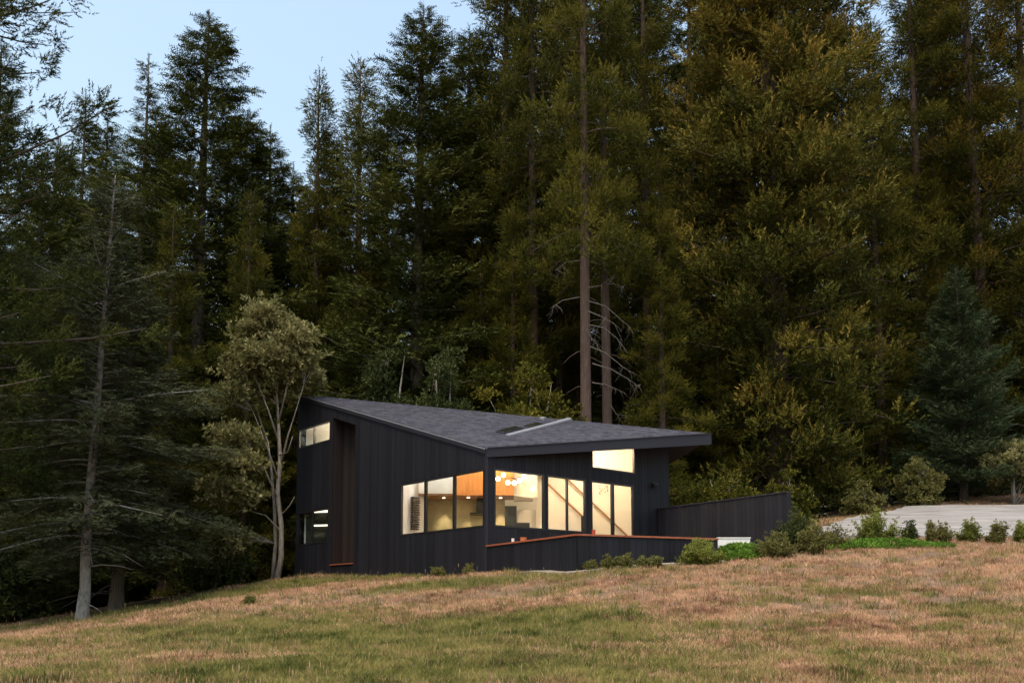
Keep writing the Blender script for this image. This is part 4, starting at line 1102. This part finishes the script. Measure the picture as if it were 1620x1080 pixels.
# --- broadleaf trees and shrubs ------------------------------------------
def broadleaf(name, label, base, stems, lobes, mat_f, mat_b, tm, leaf, count, seed, cat='tree', group=None):
    """stems: list of [(point, radius)...]; lobes: (centre, radius vector)"""
    r = np.random.default_rng(seed); t = empty(name, base); tag(t, label, cat, group); b = Vector(base)
    mb = MB(); tips = []
    for st in stems:
        mb.tube([Vector(p) - b for p, _ in st], [q for _, q in st], 8)
    allp = [(Vector(p) - b, q) for st in stems for p, q in st]
    P_, D_, T_ = [], [], []
    tot = sum(l[1][0] * l[1][1] + l[1][0] * l[1][2] for l in lobes)
    for c, rv in lobes:
        c = np.array(c) - np.array(base); rv = np.array(rv); n = int(count * (rv[0] * rv[1] + rv[0] * rv[2]) / tot)
        src = min(allp, key=lambda a: (a[0] - Vector(c)).length + (2 if a[0].z > c[2] else 0))
        nc = max(4, n // 34)
        d = r.normal(size=(nc, 3)); d /= np.linalg.norm(d, axis=1, keepdims=True); cc = c + d * rv * (r.random((nc, 1)) ** .4)
        for k in range(min(14, nc)):
            e = Vector(cc[k]); s = src[0]; mid = s.lerp(e, .5) + Vector((r.normal(0, .08), r.normal(0, .08), .12))
            mb.tube([s, mid, e], [min(src[1] * .6, .03), .014, .005], 4)
        ki = r.integers(0, nc, n); off = r.normal(0, 1, (n, 3)) * leaf * 1.35 
        off[:, 2] *= .6
        P_.append(cc[ki] + off); D_.append(d[ki] * .7 + off / leaf * .4 + np.array([0, 0, .6]) + r.normal(0, .3, (n, 3))); T_.append(.5 + r.normal(0, .17, nc)[ki] + r.normal(0, .1, n))
    P_ = np.concatenate(P_); V, T = scatter(tm, P_, np.concatenate(D_), leaf / .13 * r.uniform(.7, 1.2, len(P_)), np.concatenate(T_), r)
    mb.build('trunk' if cat == 'tree' else 'stem', mat_b, t, True)
    link(bpy.data.objects.new('crown' if cat == 'tree' else 'foliage', foliage('crown', V, T, mat_f)), t)
    return t
# madrone beside the house
YM = 30.5
def A(px, py, dy=0): return at(px, py, YM + dy)
st = [[(A(437, 922), .16), (A(445, 880), .12), (A(445, 830), .11), (A(439, 780), .10), (A(443, 730), .09), (A(441, 680), .07), (A(439, 640, .1), .05), (A(436, 600), .04), (A(434, 560), .025), (A(432, 520), .012)],
      [(A(431, 922, .2), .11), (A(436, 860, .3), .085), (A(434, 800, .4), .07), (A(430, 750, .5), .06), (A(424, 700, .6), .045), (A(410, 660, .6), .03), (A(400, 610, .5), .015)],
      [(A(440, 790), .05), (A(420, 745, -.3), .035), (A(398, 715, -.5), .02), (A(385, 690, -.5), .01)],
      [(A(444, 735), .05), (A(455, 690, -.2), .035), (A(468, 650, -.3), .02), (A(480, 610, -.3), .01)],
      [(A(441, 700), .05), (A(425, 650, -.3), .035), (A(405, 600, -.4), .02), (A(392, 560, -.4), .01)],
      [(A(440, 670), .045), (A(452, 620, -.2), .03), (A(462, 570, -.3), .015)],
      [(A(445, 840), .05), (A(420, 815, -.2), .03), (A(385, 805, -.4), .02), (A(360, 815, -.5), .01)],
      [(A(443, 765), .045), (A(420, 700, -.3), .03), (A(400, 650, -.4), .015)],
      [(A(444, 815), .04), (A(458, 800, -.2), .02), (A(466, 785, -.3), .01)],
      [(A(440, 720), .04), (A(455, 715, -.3), .02), (A(463, 690, -.4), .01)]]
def lob(px, py, rx, ry, dy=0.0, rd=None): 
    k = YM / FPX; return (tuple(A(px, py, dy)), (rx * k * .86, (rd or rx) * k * .8, ry * k * .86))
st = [[(p, q * .75) for p, q in b_] for b_ in st]
lobes = [lob(435, 505, 42, 26), lob(405, 535, 32, 24, -.2), lob(462, 545, 38, 26), lob(430, 565, 50, 26, -.3), lob(385, 580, 28, 24, -.3), lob(488, 580, 24, 20, .2), lob(455, 600, 44, 16, .3), lob(372, 620, 24, 16, -.5),
         lob(362, 690, 26, 16, -.7), lob(385, 735, 26, 20, -.8), lob(350, 770, 22, 14, -.8), lob(372, 785, 34, 20, -.8), lob(360, 850, 30, 22, -.5), lob(395, 700, 16, 10, -.5), lob(340, 640, 16, 12, -.4), lob(420, 625, 30, 10, .4)]
broadleaf('madrone_tree', 'pale-trunked madrone with yellow-green leaves beside the left end of the house', (A(437, 918).x, YM, gz(A(437, 918).x, YM) - .1), st, lobes, F_MAD, B_MAD, ROSE, .17, 5400, 5)
# bare little stems beside it
def bg_tree(px, Y, top, w, name, label, seed, mat=F_DARKBR, bare=.25, count=2500, leaf=.16, cat='tree', bark=B_MAD, basepy=None, group=None, lobes_n=9, grey=None):
    r = random.Random(seed); x = at(px, 800, Y).x; z = gz(x, Y); h = at(px, top, Y).z - z; wm = w / FPX * Y / 2
    st = []; ll = []
    ns = 4 if cat != 'tree' else 2
    for k in range(ns):
        a = r.uniform(0, 6.28); ex = wm * r.uniform(.1, .5)
        st.append([((x + math.cos(a) * .04 * k, Y + math.sin(a) * .04 * k, z - .1), .035 * h ** .7), ((x + math.cos(a) * ex * .4, Y + math.sin(a) * ex * .4, z + h * .4), .022 * h ** .7), ((x + math.cos(a) * ex, Y + math.sin(a) * ex, z + h * .85), .006)])
    for k in range(lobes_n):
        u = (k + .5) / lobes_n; a = k * 2.4 + r.uniform(0, .6); hh = z + h * (bare + (1 - bare) * u * .86) ; rad = wm * math.sin(math.pi * (u * .75 + .22)) ** .7
        ll.append(((x + math.cos(a) * rad * .5, Y + math.sin(a) * rad * .5, hh), (rad * .6, rad * .6, h * (1 - bare) * .16 + .05)))
    return broadleaf(name, label, (x, Y, z), st, ll, mat, bark, ROSE, leaf, count, seed, cat, group)
bg_tree(700, 33.8, 520, 120, 'tanoak_tree', 'grey-green broadleaf tree behind the middle of the roof', 21, bare=.1, count=3600)
bg_tree(600, 36, 500, 150, 'tanoak_tree', 'broadleaf tree behind the high left end of the roof', 22, bare=.1, count=3600)
bg_tree(830, 34, 560, 200, 'tanoak_tree', 'low spreading green tree behind the skylights', 23, mat=F_SHRUBD and F_RED, bare=.1, count=4200, lobes_n=12)
bg_tree(1365, 35.8, 766, 64, 'shrub', 'rounded green shrub left of the taller upright one behind the driveway', 24, bare=.02, count=1700, leaf=.10, cat='shrub', mat=F_SHRUBD)
bg_tree(1455, 38.6, 722, 62, 'shrub', 'tall upright yellow-green shrub behind the top of the driveway', 25, bare=.02, count=2200, leaf=.11, cat='shrub', mat=F_SHRUBD)
bg_tree(1604, 39.2, 695, 92, 'young_madrone_tree', 'small yellow-green tree with thin pale trunk by the driveway at the right edge', 26, bare=.35, count=1800, leaf=.13, mat=F_MAD, bark=B_PALE)
bg_tree(1245, 28.5, 750, 75, 'shrub', 'green conifer-like bush behind the end of the wing wall', 27, bare=.02, count=1800, leaf=.11, cat='shrub', mat=F_RED)
bg_tree(20, 28.5, 880, 110, 'shrub', 'dark shrub in the shade at the left edge', 28, bare=.02, count=1200, cat='shrub')
bg_tree(330, 31.5, 860, 120, 'shrub', 'dim twiggy shrub in the shade left of the madrone', 29, bare=.05, count=1300, cat='shrub')
bg_tree(1575, 44, 735, 120, 'shrub', 'dark shrub under the small blue-green fir', 30, bare=.02, count=1500, cat='shrub')
bg_tree(1150, 33, 740, 150, 'shrub', 'dark green thicket behind the wing wall', 31, bare=.02, count=2400, cat='shrub', mat=F_RED, leaf=.13)

# shrubs in front: thin upright shoots with small leaves
def shrub(px, base_py, top_py, wpx, Y, label, seed, mat=F_SHRUB, dens=1.0, name='coyote_brush', group=None, bark=B_FIR):
    r = np.random.default_rng(seed); p = at(px, base_py, Y); x, y = p.x, Y; z = gz(x, y)
    h = at(px, top_py, Y).z - z; w = wpx / FPX * Y / 2
    t = empty(name, (x, y, z)); tag(t, label, 'shrub', group)
    n = int(46 * dens * max(.5, w / .5)) + 8; mb = MB(); P_, D_ = [], []
    for i in range(n):
        a = r.random() * 6.283; rr_ = r.random() ** .6; e = rr_ * w * r.uniform(.6, 1.25); hh = h * (1 - .55 * rr_ ** 2) * r.uniform(.4, 1.12)
        b = np.array([math.cos(a) * e * .25, math.sin(a) * e * .25, 0]); tpp = np.array([math.cos(a) * e, math.sin(a) * e, hh])
        mid = b * .6 + tpp * .4 + np.array([0, 0, hh * .12])
        mb.tube([Vector(b - np.array([0, 0, .05])), Vector(mid), Vector(tpp)], [.010, .006, .002], 4)
        k = int(26 * dens ** .3); s = r.uniform(.22, 1, k)[:, None]
        q = (1 - s) ** 2 * b + 2 * s * (1 - s) * mid + s ** 2 * tpp + r.normal(0, .03 + .02 * w, (k, 3)); P_.append(q); D_.append((tpp - b) / max(h, .2) + r.normal(0, .45, (k, 3)))
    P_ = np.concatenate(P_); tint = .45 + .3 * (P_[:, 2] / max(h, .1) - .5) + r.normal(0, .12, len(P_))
    V, T = scatter(ROSE, P_, np.concatenate(D_), r.uniform(.28, .5, len(P_)), tint, r)
    mb.build('stems', bark, t)['kind'] = 'stuff'; link(bpy.data.objects.new('foliage', foliage('foliage', V, T, mat)), t)
    return t
shrub(1110, 903, 854, 72, 20.3, 'bright green brush in front of the right end of the parapet', 1, dens=1.6)
shrub(1385, 862, 808, 68, 24.5, 'dense rounded green brush in front of the driveway', 2, dens=1.6)
shrub(1262, 888, 806, 78, 22.5, 'tall dark green brush at the corner of the wing wall', 3, mat=F_DARKBR, dens=1.2)
shrub(1225, 890, 845, 66, 21.3, 'low olive brush left of the tall dark one by the wing wall', 4, mat=F_SHRUBD, dens=1.2)
shrub(1290, 886, 826, 60, 21.8, 'thin olive brush right of the tall dark one by the wing wall', 5, mat=F_SHRUBD, dens=.9)
shrub(1320, 876, 822, 44, 23.0, 'wispy shoots between the wing wall brush and the rounded brush', 6, mat=F_SHRUBD, dens=.6)
shrub(1440, 858, 822, 32, 25.2, 'small dark brush first right of the dense rounded one', 7, mat=F_DARKBR, dens=.7)
shrub(1473, 857, 824, 20, 25.4, 'thin small brush second right of the dense rounded one', 8, mat=F_SHRUBD, dens=.7)
shrub(1494, 857, 823, 24, 25.4, 'thin small brush third right of the dense rounded one', 9, mat=F_SHRUBD, dens=.7)
shrub(1534, 855, 819, 42, 25.6, 'leafy small brush in the middle of the driveway row', 10, mat=F_SHRUB, dens=.9)
shrub(1580, 858, 826, 38, 25.2, 'low dull brush second from the right edge in the driveway row', 11, mat=F_SHRUBD, dens=.9)
shrub(1614, 855, 826, 30, 25.6, 'small brush at the right edge of the driveway row', 12, mat=F_SHRUB, dens=.7)
shrub(690, 918, 899, 26, 24.3, 'green weed growing against the left facade', 13, mat=F_SHRUBD, dens=.7, name='weed')
shrub(742, 914, 895, 22, 23.3, 'feathery weed near the corner of the house', 14, mat=F_SHRUBD, dens=.5, name='weed')
for i, (px, w_, tp_) in enumerate([(934, 22, 886), (962, 34, 880), (990, 28, 880), (1018, 30, 883), (1040, 22, 884)]):
    shrub(px, 901, tp_, w_, 20.0, ['low grey-green plant at the left of the row below the parapet', 'low grey-green plant second in the row below the parapet', 'low grey-green plant in the middle of the row below the parapet', 'low grey-green plant fourth in the row below the parapet', 'low grey-green plant at the right of the row below the parapet'][i], 40 + i, mat=F_SHRUBD, dens=.28, name='low_plant', group='low plants below the parapet')
shrub(395, 958, 946, 16, 20.5, 'small green weed in the dry patch left of the house', 60, mat=F_SHRUBD, dens=.4, name='weed')

# mats of ground cover
def mat_cover(poly_px, n, seed, h=.22):
    r = np.random.default_rng(seed); cx, cy, rx, ry = poly_px
    a = r.random(n) * 6.283; q = r.random(n) ** .5
    x = cx + np.cos(a) * q * rx; y = cy + np.sin(a) * q * ry
    z = hfield(x, y) + h * (1 - q ** 2) * r.uniform(.3, 1, n) + .02
    V, T = scatter(ROSE, np.stack([x, y, z], 1), np.array([0, 0, .8]) + r.normal(0, .5, (n, 3)), r.uniform(.5, .8, n), .5 + .15 * np.sin(x * 5) + r.normal(0, .12, n), r)
    return V, T
for i, (px, py, Y, rx, ry, h, n, s) in enumerate([(1163, 878, 21.6, .8, .45, .3, 2000, 1), (1400, 868, 23.5, 1.75, .6, .16, 2600, 2), (1330, 878, 23.2, 1.0, .5, .14, 1300, 3)]):
    p = at(px, py, Y); V, T = mat_cover((p.x, Y, rx, ry), n, s, h)
    o = link(bpy.data.objects.new('ground_cover', foliage('ground_cover', V, T, F_MAT))); tag(o, ['bright green ground cover mound below the white planter', 'bright green ground cover mat before the driveway', 'green ground cover mat beside the wing wall brush'][i], kind='stuff')

# ------------------------------------------------------------------ meadow grass (uncountable: instanced tufts)
def grass_mat(name, stops, seed):
    m = new_mat(name, stops[1][1], .85, .08)
    g = N(m, 'ShaderNodeNewGeometry'); mp = N(m, 'ShaderNodeMapping'); mp.inputs['Location'].default_value = (seed * 7.3, 0, 0)
    L(m, g.outputs['Position'], mp.inputs[0])
    a = noise(m, .9, 5, .65, mp.outputs[0]); b = noise(m, 9, 3, .6, mp.outputs[0])
    d = noise(m, 3.1, 4, .6, mp.outputs[0])
    f = mathn(m, 'ADD', mathn(m, 'MULTIPLY', mathn(m, 'SUBTRACT', a, .5), 1.3), mathn(m, 'MULTIPLY', mathn(m, 'SUBTRACT', b, .5), .7))
    f = mathn(m, 'ADD', f, mathn(m, 'MULTIPLY', mathn(m, 'SUBTRACT', d, .5), 1.1))
    f = mathn(m, 'ADD', f, mathn(m, 'MULTIPLY', mathn(m, 'SUBTRACT', g.outputs['Random Per Island'], .5), .55))
    f = mathn(m, 'ADD', f, .5)
    c = ramp(m, f, stops); L(m, c, P(m).inputs['Base Color'])
    tr = N(m, 'ShaderNodeBsdfTranslucent'); L(m, c, tr.inputs[0]); mx = N(m, 'ShaderNodeMixShader'); mx.inputs[0].default_value = .25
    L(m, P(m).outputs[0], mx.inputs[1]); L(m, tr.outputs[0], mx.inputs[2]); L(m, mx.outputs[0], m.node_tree.nodes['Material Output'].inputs[0])
    return m
G_DRY = grass_mat('dry_grass', [(.32, (.12, .060, .038)), (.5, (.36, .19, .118)), (.76, (.68, .44, .28))], 1)
G_STALK = grass_mat('seeding_grass', [(.3, (.16, .09, .05)), (.5, (.32, .20, .12)), (.8, (.50, .36, .22))], 3)
G_GREEN = grass_mat('green_grass', [(.3, (.04, .055, .012)), (.5, (.12, .135, .035)), (.78, (.30, .26, .09))], 2)
def tuft(seed, n, h, spread, w, curl=.5, heads=False):
    r = random.Random(seed); V, F = [], []
    for i in range(n):
        a = r.uniform(0, 6.28); q = spread * r.random() ** .6; b = Vector((math.cos(a) * q, math.sin(a) * q, -.02)); hh = h * r.uniform(.45, 1.1)
        ld = Vector((math.cos(a + r.uniform(-1, 1)), math.sin(a + r.uniform(-1, 1)), 0)) * hh * curl * r.uniform(.1, 1)
        t = b + ld + Vector((0, 0, hh)); md = b + ld * .3 + Vector((0, 0, hh * .6)); sa = r.uniform(0, 3.14); s = Vector((math.cos(sa), math.sin(sa), 0)) * w * r.uniform(.6, 1.3) / 2
        k = len(V); V += [b - s, b + s, md + s * .8, md - s * .8, t]; F += [(k, k + 1, k + 2, k + 3), (k + 3, k + 2, k + 4)]
        if heads and r.random() < .45:
            k = len(V); s2 = s.normalized() * .0042; V += [t - Vector((0, 0, .05)), t - s2, t + Vector((0, 0, .03)), t + s2]; F += [(k, k + 1, k + 2, k + 3)]
    me = bpy.data.meshes.new('grass_tuft'); me.from_pydata([tuple(v) for v in V], [], F); me.update(); return me
def grass(name, label, n, pick, m, tufts, smin, smax, seed, far_grow=True):
    r = np.random.default_rng(seed)
    # density falls with the square of the distance to the camera
    y = 1 / r.uniform(1 / 48., 1 / 6.2, n); x = r.uniform(-.70, .78, n) * (y + 1.5)
    p = pick(x, y); k = r.random(n) < p
    x, y = x[k], y[k]; z = hfield(x, y)
    me = bpy.data.meshes.new(name); me.vertices.add(len(x)); me.vertices.foreach_set('co', np.stack([x, y, z], 1).astype(np.float32).ravel())
    sc = r.uniform(smin, smax, len(x)) * (1 + (y - 8) * .02)
    a = me.attributes.new('sc', 'FLOAT', 'POINT'); a.data.foreach_set('value', sc.astype(np.float32))
    a = me.attributes.new('ro', 'FLOAT', 'POINT'); a.data.foreach_set('value', r.uniform(0, 6.28, len(x)).astype(np.float32))
    me.update(); o = link(bpy.data.objects.new(name, me)); tag(o, label, kind='stuff')
    c = bpy.data.collections.new(name + '_tufts')
    for t in tufts:
        t.materials.clear(); t.materials.append(m); c.objects.link(bpy.data.objects.new('grass_tuft', t))
    ng = bpy.data.node_groups.new(name, 'GeometryNodeTree'); ng.interface.new_socket('Geometry', in_out='INPUT', socket_type='NodeSocketGeometry'); ng.interface.new_socket('Geometry', in_out='OUTPUT', socket_type='NodeSocketGeometry')
    nn, ll = ng.nodes, ng.links; gi, go = nn.new('NodeGroupInput'), nn.new('NodeGroupOutput')
    ip = nn.new('GeometryNodeInstanceOnPoints'); ci = nn.new('GeometryNodeCollectionInfo'); ci.inputs[0].default_value = c; ci.inputs[1].default_value = True; ci.inputs[2].default_value = True
    ip.inputs['Pick Instance'].default_value = True
    s = nn.new('GeometryNodeInputNamedAttribute'); s.data_type = 'FLOAT'; s.inputs[0].default_value = 'sc'
    ro = nn.new('GeometryNodeInputNamedAttribute'); ro.data_type = 'FLOAT'; ro.inputs[0].default_value = 'ro'
    cx = nn.new('ShaderNodeCombineXYZ'); ll.new(ro.outputs[0], cx.inputs[2])
    ri = nn.new('FunctionNodeRandomValue'); ri.data_type = 'INT'; ri.inputs[4].default_value = 0; ri.inputs[5].default_value = len(tufts) - 1
    ll.new(gi.outputs[0], ip.inputs['Points']); ll.new(ci.outputs[0], ip.inputs['Instance']); ll.new(s.outputs[0], ip.inputs['Scale']); ll.new(cx.outputs[0], ip.inputs['Rotation']); ll.new(ri.outputs[2], ip.inputs['Instance Index'])
    ll.new(ip.outputs[0], go.inputs[0])
    md = o.modifiers.new('tufts', 'NODES'); md.node_group = ng
    return o
def inside_tri(x, y, P3):
    o = np.ones_like(x, bool); s = None
    A2 = sum(P3[i].x * P3[(i + 1) % len(P3)].y - P3[(i + 1) % len(P3)].x * P3[i].y for i in range(len(P3)))
    for i in range(len(P3)):
        a, b = P3[i], P3[(i + 1) % len(P3)]; c = (b.x - a.x) * (y - a.y) - (b.y - a.y) * (x - a.x); o &= (c * np.sign(A2) > 0)
    return o
def allowed(x, y):
    bad = inside_tri(x, y, [C0, PW, b2, b1, PL]) | inside_tri(x, y, [C0, Q1, Q2, Wend, PW]) | inside_tri(x, y, [Vector(p[:2]) for p in dq])
    q1, q2 = np.array(Q1[:2]), np.array(Q2[:2]); d = np.full_like(x, 9.0)
    for a, b in ((np.array(C0[:2]), q1), (q1, q2)):
        u = b - a; t = np.clip(((x - a[0]) * u[0] + (y - a[1]) * u[1]) / (u @ u), 0, 1)
        d = np.minimum(d, np.hypot(x - a[0] - t * u[0], y - a[1] - t * u[1]))
    return (~bad) * (1 - forest_floor(x, y) * .97) * (d > .45)
def bare(x, y):   # thin, worn patches
    f = np.sin(x * 1.3 + 2.1 * np.sin(y * .8)) * np.sin(y * 1.9 + 1.7 * np.sin(x * .9 + 1)) + .7 * np.sin(x * 3.7 + 1.9 * np.sin(y * 2.3)) * np.sin(y * 4.1 + 2.2 * np.sin(x * 2.6 + 2)) + .35 * np.sin(x * 9.1 + 3 * np.sin(y * 5)) * np.sin(y * 8.3 + x)
    return np.clip(.62 + .75 * f, .06, 1)
dry_t = [tuft(i, 18, .085, .10, .0055, .9) for i in range(5)]
dry_h = [tuft(10 + i, 6, .19, .11, .0035, .5, True) for i in range(4)]
gr_t = [tuft(20 + i, 18, .11, .10, .007, .7) for i in range(5)]
grass('dry_grass', 'short dry pinkish tan grass covering the hillside', 190000, lambda x, y: allowed(x, y) * np.clip(1 - 1.05 * green(x, y), .05, 1) * bare(x, y), G_DRY, dry_t, .6, 1.2, 1)
grass('tall_dry_grass', 'taller dry seeding grass stalks across the meadow', 16000, lambda x, y: allowed(x, y) * (.35 - .1 * green(x, y)) * bare(x, y), G_STALK, dry_h, .5, 1.15, 2)
grass('green_grass', 'patches of green meadow grass at the left and centre', 150000, lambda x, y: allowed(x, y) * np.clip(green(x, y) * 1.0 + .10, 0, 1), G_GREEN, gr_t, .5, 1.25, 3)
